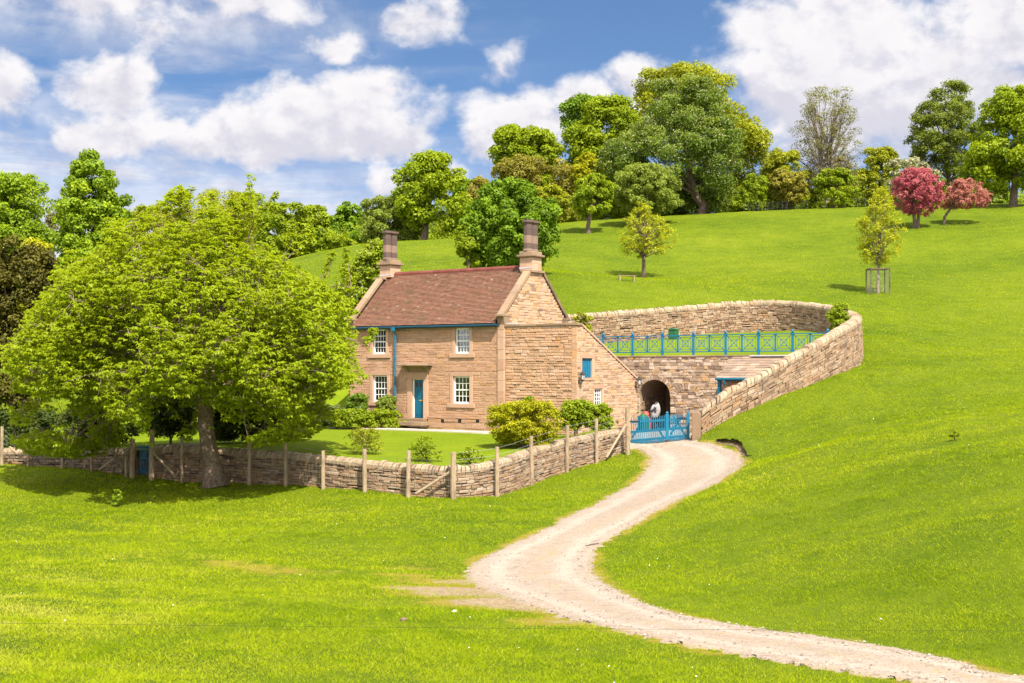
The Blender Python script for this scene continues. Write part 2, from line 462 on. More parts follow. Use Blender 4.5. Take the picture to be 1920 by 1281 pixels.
def leaf_mat(name, a, b, c, transl=0.42, gloss=0.015):
    """a, b, c: dark, middle and fresh leaf colours; 'tint' holds a value for each clump"""
    if 'blossom' not in name:
        key = name.split('_')[0]
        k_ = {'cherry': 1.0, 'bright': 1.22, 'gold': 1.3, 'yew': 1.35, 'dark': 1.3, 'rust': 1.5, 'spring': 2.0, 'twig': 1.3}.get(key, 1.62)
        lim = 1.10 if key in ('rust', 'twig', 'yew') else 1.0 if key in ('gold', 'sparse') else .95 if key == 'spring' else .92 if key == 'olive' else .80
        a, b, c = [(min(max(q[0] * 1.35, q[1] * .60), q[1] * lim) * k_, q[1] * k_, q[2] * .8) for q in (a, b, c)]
    m, tt = newmat(name)
    at_ = tt.n('ShaderNodeAttribute'); at_.attribute_name = 'tint'
    g = tt.n('ShaderNodeNewGeometry')
    f = tt.m('ADD', tt.m('MULTIPLY', at_.outputs['Fac'], .65), tt.m('MULTIPLY', g.outputs['Random Per Island'], .35))
    col = tt.ramp(f, [(0.05, a), (0.5, b), (0.95, c)])
    d = tt.n('ShaderNodeBsdfDiffuse'); tl = tt.n('ShaderNodeBsdfTranslucent'); gl = tt.n('ShaderNodeBsdfGlossy')
    gl.inputs['Roughness'].default_value = .6
    tt.l(col, d.inputs[0])
    tt.l(tt.mix(1.0, col, (1.15, 1.1, .5), 'MULTIPLY'), tl.inputs[0])
    m1 = tt.n('ShaderNodeMixShader'); m1.inputs[0].default_value = transl
    tt.l(d.outputs[0], m1.inputs[1]); tt.l(tl.outputs[0], m1.inputs[2])
    m2 = tt.n('ShaderNodeMixShader'); m2.inputs[0].default_value = gloss
    tt.l(m1.outputs[0], m2.inputs[1]); tt.l(gl.outputs[0], m2.inputs[2])
    o = tt.n('ShaderNodeOutputMaterial'); tt.l(m2.outputs[0], o.inputs[0])
    return m
LM = {
 'cherry': leaf_mat('cherry_leaf', (.245, .245, .010), (.385, .37, .012), (.50, .47, .03), .55, .015),
 'lime':   leaf_mat('lime_leaf', (.055, .125, .010), (.10, .20, .014), (.16, .27, .018)),
 'bright': leaf_mat('bright_leaf', (.08, .17, .006), (.15, .26, .008), (.22, .33, .014)),
 'maple':  leaf_mat('maple_leaf', (.035, .10, .010), (.060, .155, .014), (.115, .24, .016)),
 'chest':  leaf_mat('chestnut_leaf', (.035, .078, .014), (.062, .125, .024), (.125, .195, .045)),
 'olive':  leaf_mat('olive_leaf', (.085, .125, .010), (.155, .20, .016), (.24, .265, .03)),
 'rust':   leaf_mat('rust_leaf', (.12, .10, .03), (.20, .165, .045), (.25, .235, .05)),
 'spring': leaf_mat('spring_leaf', (.11, .125, .01), (.18, .195, .016), (.26, .26, .03)),
 'grey':   leaf_mat('grey_leaf', (.075, .115, .028), (.12, .175, .045), (.18, .235, .065)),
 'beech':  leaf_mat('beech_leaf', (.05, .085, .018), (.085, .135, .03), (.15, .205, .05)),
 'sparse': leaf_mat('sparse_leaf', (.075, .075, .045), (.12, .12, .075), (.18, .18, .12)),
 'yew':    leaf_mat('yew_leaf', (.022, .030, .008), (.055, .058, .012), (.105, .090, .018), .15),
 'gold':   leaf_mat('gold_leaf', (.15, .18, .006), (.26, .28, .008), (.38, .36, .014)),
 'mid':    leaf_mat('mid_leaf', (.06, .125, .008), (.115, .20, .011), (.185, .265, .02)),
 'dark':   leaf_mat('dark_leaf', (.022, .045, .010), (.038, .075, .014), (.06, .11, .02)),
 'blue':   leaf_mat('blue_leaf', (.05, .09, .05), (.09, .14, .08), (.13, .18, .11)),
 'pink':   leaf_mat('pink_blossom', (.26, .05, .075), (.46, .115, .155), (.58, .22, .25), .3, .0),
 'palepink': leaf_mat('pale_pink_blossom', (.30, .12, .09), (.45, .17, .145), (.56, .30, .25), .3, .0),
 'cream':  leaf_mat('cream_blossom', (.24, .23, .13), (.37, .35, .22), (.50, .47, .35), .3, .0),
 'twig':   leaf_mat('twig_leaf', (.15, .11, .06), (.24, .16, .10), (.28, .21, .12)),
}

# ------------------------------------------------------------------ the lie of the land
def tps_fit(pts):
    p = np.array(pts, float)
    n = len(p)
    r2 = ((p[:, None, :2] - p[None, :, :2]) ** 2).sum(-1)
    K = 0.5 * r2 * np.log(r2 + 1e-9) + np.eye(n) * 1.5
    A = np.zeros((n + 3, n + 3))
    A[:n, :n] = K
    A[:n, n] = 1; A[:n, n + 1:] = p[:, :2]
    A[n, :n] = 1; A[n + 1:, :n] = p[:, :2].T
    b = np.zeros(n + 3); b[:n] = p[:, 2]
    w = np.linalg.solve(A, b)
    def f(x, y):
        x = np.asarray(x, float); y = np.asarray(y, float)
        out = w[n] + w[n + 1] * x + w[n + 2] * y
        for i in range(n):
            q = (x - p[i, 0]) ** 2 + (y - p[i, 1]) ** 2
            out = out + w[i] * 0.5 * q * np.log(q + 1e-9)
        return out
    return f

def P3(px, py, Y): return ((px - 960) / F * Y, Y, (HY - py) / F * Y)
# garden wall: px, Y, top row, bottom row
GW = [(-250, 57.2, 836, 863), (-90, 57.5, 838, 866), (0, 58, 840, 869), (125, 57.6, 842, 874), (236, 56.9, 840, 888), (285, 56.5, 838, 894), (340, 56.0, 836, 899), (400, 55.6, 838, 902), (467, 55, 844, 904), (536, 54, 848, 907), (606, 52.8, 854, 913),
      (684, 51.8, 862, 918), (765, 51, 869, 927), (850, 50.6, 874, 931), (932, 52, 862, 924), (997, 55, 840, 901), (1063, 58, 822, 880), (1119, 60.3, 812, 862), (1172, 62, 800, 845)]
# yard and terrace wall: px, Y, top row, outside ground z
RW = [(1312, 62.4, 768, -3.3), (1340, 62.5, 744, -2.44), (1371, 62.8, 725, -2.12), (1409, 63.2, 707, -1.69), (1446, 63.8, 686, -1.29), (1484, 64.5, 664, -.90), (1521, 65.3, 644, -.54), (1559, 66.4, 622, -.16), (1584, 68.0, 608, .14), (1599, 70.3, 599, .38),
      (1605, 73.2, 593, .9), (1604, 76.7, 590, 1.5), (1596, 80.2, 585, 2.1), (1580, 84, 579, 2.7), (1555, 87.5, 573, 3.2), (1520, 90, 568, 3.7), (1480, 92, 565, 4.0), (1440, 93, 563, 4.1), (1370, 93, 566, 4.0), (1300, 92, 572, 3.8), (1200, 90, 580, 3.4), (1130, 88.5, 585, 3.1), (1062, 87, 590, 2.9), (1000, 86, 594, 2.7)]
ctrl = [P3(*a) for a in [
    (0, 1281, 13), (500, 1281, 14.3), (960, 1281, 15.8), (1400, 1281, 17.3), (1920, 1281, 18.4),
    (0, 1180, 18), (200, 1080, 28), (200, 1000, 40), (0, 950, 46), (200, 960, 47), (400, 955, 48), (500, 1180, 19.5), (600, 1080, 29.5), (600, 1000, 39), (700, 955, 46),
    (900, 1180, 21), (900, 1110, 27), (890, 1055, 33), (900, 960, 44.5), (1100, 1170, 21.5), (1100, 1055, 32.5), (1100, 950, 46.5), (1250, 905, 54), (1238, 829, 62.3), (1150, 880, 57),
    (1400, 1200, 21), (1500, 1190, 22), (1350, 1060, 30), (1500, 1000, 32.5), (1400, 900, 46), (1500, 850, 48), (1390, 830, 58),
    (1800, 1240, 19.5), (1800, 1000, 27), (1700, 850, 41), (1800, 850, 38), (1920, 850, 36), (1600, 760, 60), (1800, 700, 65), (1700, 640, 82), (1800, 600, 95), (1920, 600, 92), (1800, 500, 125),
    (1646, 551, 108), (1718, 428, 150), (1771, 422, 152), (1900, 387, 168), (1600, 390, 178), (1400, 398, 180), (1207, 521, 122), (1103, 438, 165), (955, 515, 108), (1000, 424, 176), (795, 456, 172), (680, 458, 165), (590, 478, 155), (500, 515, 135),
    (1420, 470, 140), (1500, 520, 118), (1350, 540, 108), (1250, 470, 140), (700, 500, 130), (1920, 480, 128),
    (0, 640, 120), (0, 560, 160), (200, 600, 130), (200, 540, 170), (350, 560, 150)]]
ctrl += [P3(a[0], a[3] + 2, a[1] - .3) for a in GW]
ctrl += [(wx_(a[0], a[1]), a[1], a[3]) for a in RW]
ctrl += [(0, 0, -1.75), (-30, 2, -2.2), (30, 2, -1.3), (0, -60, -1), (-70, 30, -4.5), (-70, 57, -4.2), (-80, 100, .5), (-90, 150, 7), (60, 30, -.6), (75, 60, 2.5), (90, 100, 9.5), (120, 170, 22.5),
         (-90, 230, 17), (-20, 240, 20), (50, 240, 24), (130, 240, 25), (-300, 300, 15), (0, 400, 20), (300, 300, 24), (-300, 60, -4), (300, 60, 8), (-300, -100, -4), (300, -100, 2), (0, 900, 10), (-900, 600, 0), (900, 600, 8), (-1000, -200, -5), (1000, -200, -2),
         (-15, 100, 2.5), (0, 100, 5.2), (-35, 80, -2.2)]
ztps = tps_fit(ctrl)
def zt(x, y):
    x = np.asarray(x, float); y = np.asarray(y, float)
    z = ztps(x, y)
    # gentle unevenness of an old pasture
    z = z + 0.05 * np.sin(x * .53 + 1.3 * np.sin(y * .21)) * np.sin(y * .37 + .8) + 0.03 * np.sin(x * 1.3 + y * .7) * np.sin(y * 1.1 - x * .4 + 2)
    return z
def zt1(x, y): return float(zt(x, y))

def hit(px, py, y0=9.0, y1=260.0, f=None):
    """where the ray through a photo pixel meets the ground"""
    ys = np.concatenate([np.arange(y0, 80, .1), np.arange(80, y1, .4)])
    d = (f or zt)((px - 960) / F * ys, ys) - (HY - py) / F * ys
    k = np.argmax(d > 0)
    if d[k] <= 0: k = len(ys) - 1
    Y = ys[k]
    if k > 0:
        a, b = d[k - 1], d[k]
        if b - a > 1e-9: Y = ys[k - 1] + (ys[k] - ys[k - 1]) * (-a) / (b - a)
    return ((px - 960) / F * Y, Y)

def inside(poly, x, y):
    x = np.asarray(x); y = np.asarray(y)
    r = np.zeros(x.shape, bool)
    n = len(poly)
    for i in range(n):
        x0, y0 = poly[i]; x1, y1 = poly[(i + 1) % n]
        if y0 == y1: continue
        c = ((y0 > y) != (y1 > y)) & (x < (x1 - x0) * (y - y0) / (y1 - y0) + x0)
        r ^= c
    return r

def spline(pts, per=8):
    """Catmull-Rom through n-d points"""
    p = np.array(pts, float)
    q = np.vstack([2 * p[0] - p[1], p, 2 * p[-1] - p[-2]])
    out = []
    for i in range(1, len(q) - 2):
        for k in range(per):
            s = k / per
            out.append(.5 * ((2 * q[i]) + (-q[i - 1] + q[i + 1]) * s + (2 * q[i - 1] - 5 * q[i] + 4 * q[i + 1] - q[i + 2]) * s * s + (-q[i - 1] + 3 * q[i] - 3 * q[i + 1] + q[i + 2]) * s ** 3))
    out.append(p[-1])
    return np.array(out)

# wall paths: x, y, top z, ground z
gw_path = spline([(wx_(a, Y), Y, wz_(tp, Y), wz_(bt, Y)) for (a, Y, tp, bt) in GW], 8)
rw_path = spline([(wx_(a, Y), Y, wz_(tp, Y), gz) for (a, Y, tp, gz) in RW], 8)

# the cottage frame: origin at its front right corner; x' along the front, y' towards the back
TH = math.radians(34)
CT, ST = math.cos(TH), math.sin(TH)
HX, HYY, HZ = (946 - 960) / F * 65.5, 65.5, -3.0
def loc2w(x, y): return (HX + x * CT + y * ST, HYY - x * ST + y * CT)
def w2loc(X, Y):
    a, b = X - HX, Y - HYY
    return a * CT - b * ST, a * ST + b * CT
def lx(px, yl=0.0):
    """local x on the plane y' = yl seen at photo column px"""
    k = (px - 960) / F
    bx, by = HX + yl * ST, HYY + yl * CT
    return (k * by - bx) / (CT + k * ST)
def ly(px, xl):
    k = (px - 960) / F
    bx, by = HX + xl * CT, HYY - xl * ST
    return (k * by - bx) / (ST - k * CT)
def lz(py, xl, yl):
    return (HY - py) / F * loc2w(xl, yl)[1] - HZ
WING = 4.22
YARCH = 9.93

hole = [(p[0], p[1]) for p in gw_path] + [(p[0], p[1]) for p in rw_path] + [loc2w(-12.5, 15), (-24, 72)]
terrace_poly = [loc2w(-12.5, YARCH + .1), loc2w(14.5, YARCH + .1)]
# terrace: the part of the hole behind the arched wall
def in_hole(x, y): return inside(hole, x, y)
def local_y(x, y): return (np.asarray(x) - HX) * ST + (np.asarray(y) - HYY) * CT
def local_x(x, y): return (np.asarray(x) - HX) * CT - (np.asarray(y) - HYY) * ST

def grid_sheet(name, xs, ys, zf, keep, mat, attrs=None, parent=None):
    gx, gy = np.meshgrid(xs, ys)
    gz = zf(gx, gy)
    V = np.stack([gx.ravel(), gy.ravel(), gz.ravel()], 1)
    nx, ny = len(xs), len(ys)
    i = (np.arange(ny - 1)[:, None] * nx + np.arange(nx - 1)[None, :])
    Fq = np.stack([i, i + 1, i + 1 + nx, i + nx], -1).reshape(-1, 4)
    cx = (gx[:-1, :-1] + gx[1:, 1:]) / 2; cy = (gy[:-1, :-1] + gy[1:, 1:]) / 2
    k = keep(cx, cy).ravel()
    Fq = Fq[k]
    used = np.unique(Fq)
    re = np.full(len(V), -1); re[used] = np.arange(len(used))
    at2 = {n_: f_(V[used, 0], V[used, 1]) for n_, f_ in (attrs or {}).items()}
    return np_mesh(name, V[used], re[Fq], mat, parent, at2, smooth=True)

# ---- ground materials
def value_noise(x, y, s, seed):
    """smooth value noise for masks"""
    r = np.random.default_rng(seed).random((256, 256))
    u = x / s; v = y / s
    i = np.floor(u).astype(int); j = np.floor(v).astype(int)
    fu = u - i; fv = v - j
    fu = fu * fu * (3 - 2 * fu); fv = fv * fv * (3 - 2 * fv)
    g = lambda a, b: r[a % 256, b % 256]
    return (g(i, j) * (1 - fu) + g(i + 1, j) * fu) * (1 - fv) + (g(i, j + 1) * (1 - fu) + g(i + 1, j + 1) * fu) * fv

# road edges in the photo, left and right, carried onto the ground
PAIRS = [((1183, 833), (1294, 822)), ((1205, 848), (1345, 834)), ((1216, 866), (1388, 851)), ((1201, 890), (1394, 872)), ((1155, 922), (1358, 900)), ((1095, 955), (1297, 927)), ((1030, 988), (1240, 956)), ((960, 1020), (1185, 988)), ((905, 1047), (1140, 1017)),
         ((874, 1070), (1116, 1044)), ((882, 1093), (1112, 1068)), ((930, 1116), (1132, 1092)), ((1000, 1140), (1180, 1117)), ((1110, 1172), (1260, 1148)), ((1240, 1203), (1370, 1170)), ((1400, 1233), (1510, 1190)), ((1560, 1258), (1660, 1213)), ((1720, 1283), (1800, 1241)), ((1900, 1312), (1960, 1272))]
rl = [hit(*a) for a, b in PAIRS]; rr = [hit(*b) for a, b in PAIRS]
rl = [(rl[0][0] + .15, rl[0][1] + 1.6)] + rl; rr = [(rr[0][0] + .15, rr[0][1] + 1.6)] + rr
rl += [(rl[-1][0] + 6, rl[-1][1] - 3.0)]; rr += [(rr[-1][0] + 6.5, rr[-1][1] - 1.5)]
RL, RR = spline(rl, 14), spline(rr, 14)
road_poly = [tuple(p) for p in RL] + [tuple(p) for p in RR[::-1]]

def seg_dist(x, y, pts):
    d = np.full(np.shape(x), 1e9)
    pts = np.asarray(pts)
    for a, b in zip(pts[:-1], pts[1:]):
        v = b - a
        s = np.clip(((x - a[0]) * v[0] + (y - a[1]) * v[1]) / (v @ v + 1e-9), 0, 1)
        d = np.minimum(d, np.hypot(x - a[0] - s * v[0], y - a[1] - s * v[1]))
    return d

bare_spots = [(hit(800, 1064), 1.3, .36), (hit(838, 1106), .95, .9), (hit(890, 1113), 1.15, .95), (hit(945, 1127), 1.1, .95), (hit(990, 1139), .8, .8), (hit(770, 1078), .8, .36), (hit(880, 1092), 1.0, .6), (hit(480, 1062), .8, .45), (hit(425, 1054), .7, .4), (hit(450, 1058), .7, .45), (hit(515, 1068), .8, .45), (hit(1090, 1168), .8, .7), (hit(540, 1072), 1.0, .35)]
def bare(x, y):
    b = np.zeros(np.shape(x))
    near = (y > 8) & (y < 70) & (x > -30) & (x < 30)
    xn, yn = x[near], y[near]
    v = np.zeros(len(xn))
    for (c, r, s) in bare_spots:
        q = np.hypot((xn - c[0]) / 1.7, (yn - c[1])) / r
        v = np.maximum(v, s * np.clip(1.3 - q, 0, 1))
    e = np.minimum(seg_dist(xn, yn, RL[::4]), seg_dist(xn, yn, RR[::4]))
    v = np.maximum(v, (.30 + .42 * value_noise(xn + 100, yn + 100, 1.8, 77)) * np.clip(1 - e / .6, 0, 1))
    # worn strip at the foot of the garden wall
    w = seg_dist(xn, yn, gw_path[:, :2][::4])
    v = np.maximum(v, .45 * np.clip(1 - w / .75, 0, 1))
    v = v + (value_noise(xn, yn, .9, 3) - .5) * .30 * (v > 0)
    b[near] = np.clip(v, 0, 1)
    return b

def grass_mat(name, cols, with_bare=True, mown=False):
    m, tt = newmat(name)
    co = ocoord(tt)
    big = tt.noise(co, .07, 5, .6)
    midn = tt.noise(co, .55, 6, .65)
    mp = tt.n('ShaderNodeMapping'); mp.inputs['Scale'].default_value = (1, .55, 1)
    tt.l(co, mp.inputs[0])
    fine = tt.noise(mp.outputs[0], 5.0, 7, .72)
    vfine = tt.noise(co, 26.0, 4, .7)
    f = tt.m('ADD', tt.m('ADD', tt.m('MULTIPLY', big, .42), tt.m('MULTIPLY', midn, .30)), tt.m('ADD', tt.m('MULTIPLY', fine, .34), tt.m('MULTIPLY', vfine, .10)))
    col = tt.ramp(f, [(.47, cols[0]), (.555, cols[1]), (.625, cols[2]), (.73, cols[3])])
    patch = tt.m('MULTIPLY', tt.smooth(tt.noise(co, .33, 5, .7), .60, .72), .5)
    col = tt.mix(patch, col, cols[4])
    yel = tt.m('MULTIPLY', tt.smooth(tt.noise(co, .9, 6, .75), .62, .76), .45)
    col = tt.mix(yel, col, cols[5])
    if with_bare:
        a = tt.n('ShaderNodeAttribute'); a.attribute_name = 'bare'
        nn = tt.noise(co, 2.6, 7, .75)
        kv = tt.m('ADD', a.outputs['Fac'], tt.m('MULTIPLY', tt.m('SUBTRACT', nn, .5), 1.05))
        col = tt.mix(tt.m('MULTIPLY', tt.smooth(kv, .24, .46), .8), col, (.26, .19, .03))
        k = tt.smooth(kv, .50, .72)
        soil = tt.ramp(tt.noise(co, 7.0, 5, .7), [(.3, (.20, .135, .08)), (.5, (.30, .22, .145)), (.7, (.36, .29, .20))])
        col = tt.mix(tt.m('MULTIPLY', k, .85), col, soil)
    finish(tt, col, .95, tt.m('ADD', tt.m('MULTIPLY', fine, .7), tt.m('MULTIPLY', vfine, .5)), .08, bstr=.8 if not mown else .5, bdist=.10)
    return m
meadow = grass_mat('meadow', [(.057, .095, .003), (.088, .126, .004), (.110, .148, .005), (.150, .173, .008), (.062, .107, .003), (.18, .162, .015)])
mown = grass_mat('mown_lawn', [(.088, .138, .003), (.120, .170, .004), (.142, .190, .005), (.175, .21, .008), (.094, .146, .003), (.19, .19, .015)], with_bare=False, mown=True)

gv, tt = newmat('gravel')
co = ocoord(tt)
u_ = tt.n('ShaderNodeAttribute'); u_.attribute_name = 'across'
nA = tt.noise(co, .8, 6, .65); nB = tt.noise(co, 14, 5, .7); nC = tt.noise(co, 3.2, 7, .72)
vor = tt.n('ShaderNodeTexVoronoi'); vor.inputs['Scale'].default_value = 16; tt.l(co, vor.inputs['Vector'])
c = tt.ramp(nC, [(.3, (.22, .168, .12)), (.5, (.29, .235, .18)), (.7, (.345, .29, .235))])
c = tt.mix(tt.m('MULTIPLY', tt.smooth(nA, .42, .68), .5), c, (.30, .215, .15))
c = tt.mix(tt.m('MULTIPLY', tt.smooth(nB, .5, .75), .45), c, (.40, .35, .31))
c = tt.mix(tt.m('MULTIPLY', tt.smooth(nB, .45, .28), .55), c, (.15, .11, .08))
mid_ = tt.m('SUBTRACT', 1.0, tt.m('MULTIPLY', tt.m('ABSOLUTE', tt.m('SUBTRACT', u_.outputs['Fac'], tt.m('ADD', .52, tt.m('MULTIPLY', tt.m('SUBTRACT', nA, .5), .5)))), 4.0), clamp=True)
nD = tt.noise(co, 6.0, 6, .75)
k = tt.smooth(tt.m('ADD', tt.m('MULTIPLY', mid_, .42), tt.m('ADD', tt.m('MULTIPLY', tt.m('SUBTRACT', nC, .5), 1.3), tt.m('MULTIPLY', tt.m('SUBTRACT', nD, .5), 1.6))), .34, .62)
c = tt.mix(tt.m('MULTIPLY', k, .62), c, (.27, .195, .075))
edge = tt.m('SUBTRACT', tt.m('ABSOLUTE', tt.m('SUBTRACT', u_.outputs['Fac'], .5)), .36)
k2 = tt.smooth(tt.m('ADD', tt.m('MULTIPLY', edge, 6.0), tt.m('MULTIPLY', tt.m('SUBTRACT', nC, .5), 2.2)), .35, .9)
c = tt.mix(tt.m('MULTIPLY', k2, .75), c, (.24, .175, .07))
rut = None
for pos in (.25, .76):
    q = tt.m('SUBTRACT', 1.0, tt.m('MULTIPLY', tt.m('ABSOLUTE', tt.m('SUBTRACT', u_.outputs['Fac'], tt.m('ADD', pos, tt.m('MULTIPLY', tt.m('SUBTRACT', nA, .5), .22)))), 8.5), clamp=True)
    rut = q if rut is None else tt.m('MAXIMUM', rut, q)
c = tt.mix(tt.m('MULTIPLY', tt.smooth(rut, .0, .9), .45), c, (.40, .335, .27))
finish(tt, c, .95, tt.m('ADD', nB, tt.m('MULTIPLY', vor.outputs['Distance'], .7)), .1, bstr=.9, bdist=.03)
gravel = gv
soil_m = stone_mat('soil', [(0, (.12, .08, .055)), (1, (.16, .105, .07))], dirt=(.05, .035, .025), dirt_amt=.6)
paving = stone_mat('paving', [(0, (.42, .35, .28)), (1, (.50, .43, .35))], dirt=(.3, .25, .2), dirt_amt=.3, bstr=.3)

# ---- terrain
xs = np.concatenate([np.array([-1200, -800, -500, -350, -250, -190, -150]), np.arange(-125, -45, 2.0), np.arange(-45, -28, .7), np.arange(-28, 28, .3), np.arange(28, 50, .7), np.arange(50, 130, 2.0), np.array([130, 150, 190, 250, 350, 500, 800, 1200])])
ys = np.concatenate([np.array([-400, -200, -100, -50, -25, -10, -4, 0, 3]), np.arange(5, 22, .4), np.arange(22, 97, .3), np.arange(97, 200, 1.0), np.arange(200, 300, 4.0), np.array([300, 340, 400, 500, 700, 1000, 1500])])
ground = grid_sheet('ground', xs, ys, zt, lambda x, y: ~in_hole(x, y), meadow, {'bare': bare})
tag(ground, kind='structure')

# ---- drive
na_ = 14
V, A = [], []
for i in range(len(RL)):
    for j in range(na_ + 1):
        s = j / na_
        w = (s - .5) * 1.04 + .5
        q = RL[i] * (1 - w) + RR[i] * w
        if j in (0, na_):
            q = q + (RL[i] - RR[i]) / np.linalg.norm(RL[i] - RR[i]) * rnd(-.26, .18) * (1 if j == 0 else -1)
        V.append(q); A.append(s)
V = np.array(V)
Vz = zt(V[:, 0], V[:, 1])
A = np.array(A)
Vz = Vz + .035 - .05 * (np.abs(A - .5) > .49) - .025 * np.exp(-((A - .27) / .09) ** 2) - .025 * np.exp(-((A - .78) / .09) ** 2)
n_ = na_ + 1
Fq = np.array([(i * n_ + j, i * n_ + j + 1, (i + 1) * n_ + j + 1, (i + 1) * n_ + j) for i in range(len(RL) - 1) for j in range(na_)])
road = np_mesh('road', np.column_stack([V, Vz]), Fq, gravel, None, {'across': A}, smooth=True)
tag(road, kind='structure')

# ---- yard, garden lawn, terrace lawn inside the walls
gate_l, gate_r = at(1181, 834, 62.2), at(1291, 823, 62.0)
def is_yard(x, y):
    X, Yl = local_x(x, y), local_y(x, y)
    return (Yl < YARCH + .12) & (X > WING - .05) & (X > 7.15 - (Yl + .1) * .95) | ((Yl < YARCH + .12) & (Yl > 6.3) & (X > -1))
lawn_ctrl = [(p[0], p[1], p[2] - .12) for p in gw_path[::4]]
for a in np.linspace(-11, 0, 8):
    X_, Y_ = loc2w(a, -.9); lawn_ctrl.append((X_, Y_, -3.10))
    X_, Y_ = loc2w(a, 1.5); lawn_ctrl.append((X_, Y_, -3.10))
for a in (1.5, 3, 4.2):
    X_, Y_ = loc2w(a, -.5); lawn_ctrl.append((X_, Y_, -3.2))
_q = [rw_path[-1][:2], loc2w(-12.5, 15), (-24, 72), gw_path[0][:2]]
close_line = np.array(_q)
for (A_, B_) in zip(_q[:-1], _q[1:]):
    for s in np.linspace(0, 1, 12):
        X_, Y_ = A_[0] + (B_[0] - A_[0]) * s, A_[1] + (B_[1] - A_[1]) * s
        lawn_ctrl.append((X_, Y_, zt1(X_, Y_) + .01))
zlawn = tps_fit(lawn_ctrl)
lawn_x, lawn_y = np.arange(-32, 8.2, .3), np.arange(49, 90, .3)
lawn = grid_sheet('lawn', lawn_x, lawn_y, zlawn, lambda x, y: (in_hole(x, y) | (seg_dist(x, y, close_line) < .6)) & ~is_yard(x, y) & ((local_y(x, y) < YARCH + .2) | (local_x(x, y) < -12.5)) & ~((local_x(x, y) > -9.8) & (local_x(x, y) < WING - .3) & (local_y(x, y) > .4)), mown)
tag(lawn, kind='structure')
gate_seg = np.array([gw_path[-1][:2], rw_path[0][:2]])
def zyard(x, y):
    return np.where(in_hole(x, y), -3.42, np.minimum(-3.42, zt(x, y) - .05))
yard = grid_sheet('yard', np.arange(0, 16, .3), np.arange(58, 78, .3), zyard, lambda x, y: (in_hole(x, y) & is_yard(x, y)) | (seg_dist(x, y, gate_seg) < 1.3), gravel, {'across': lambda x, y: np.full(len(x), .35)})
tag(yard, kind='structure')
def zterr(x, y):
    return .72 + (local_y(x, y) - YARCH) * .092 + .05 * np.sin(x * .8) * np.sin(y * .6)
terrace = grid_sheet('terrace_lawn', np.arange(-10, 24, .3), np.arange(62, 96, .3), zterr, lambda x, y: in_hole(x, y) & (local_y(x, y) > YARCH + .05), mown)
tag(terrace, kind='structure')
# paved path along the cottage front
pm = MB()
xx = -13.5
while xx < -.2:
    w = rnd(.7, 1.1)
    pm.cbox(xx, xx + w - .015, -1.9 + rnd(-.02, .02), -.95 + rnd(-.02, .02), -.25, .0 + rnd(-.008, .008), .012)
    xx += w
pth = pm.build('path', paving)
pth.location = (HX, HYY, HZ - .03); pth.rotation_euler = (0, 0, -TH)
tag(pth, kind='structure')

# ------------------------------------------------------------------ stonework
def stone(mb, place, u0, u1, z0, z1, out, c=.014, jit=.012, back=-.05, mi=0):
    j = lambda: rnd(-jit, jit)
    B = [(u0, z0), (u1, z0), (u1, z1), (u0, z1)]
    B = [(a + j() * .5, b + j() * .5) for a, b in B]
    Fr = [(u0 + c, z0 + c), (u1 - c, z0 + c), (u1 - c, z1 - c), (u0 + c, z1 - c)]
    Fr = [(a + j(), b + j()) for a, b in Fr]
    vs_ = [place(a, b, back) for a, b in B] + [place(a, b, out - c * .8) for a, b in B] + [place(a, b, out + rnd(-.006, .006)) for a, b in Fr]
    fs = []
    for k in range(4):
        k2 = (k + 1) % 4
        fs.append((k, k2, k2 + 4, k + 4)); fs.append((k + 4, k2 + 4, k2 + 8, k + 8))
    fs.append((8, 9, 10, 11))
    mb.add(vs_, fs, mi)

def free_spans(u0, u1, za, zb, ops):
    sp = [(u0, u1)]
    for (a, b, c_, d) in ops:
        if d <= za + 1e-4 or c_ >= zb - 1e-4: continue
        n = []
        for (p, q) in sp:
            if b <= p or a >= q: n.append((p, q)); continue
            if a > p: n.append((p, a))
            if b < q: n.append((b, q))
        sp = n
    return sp

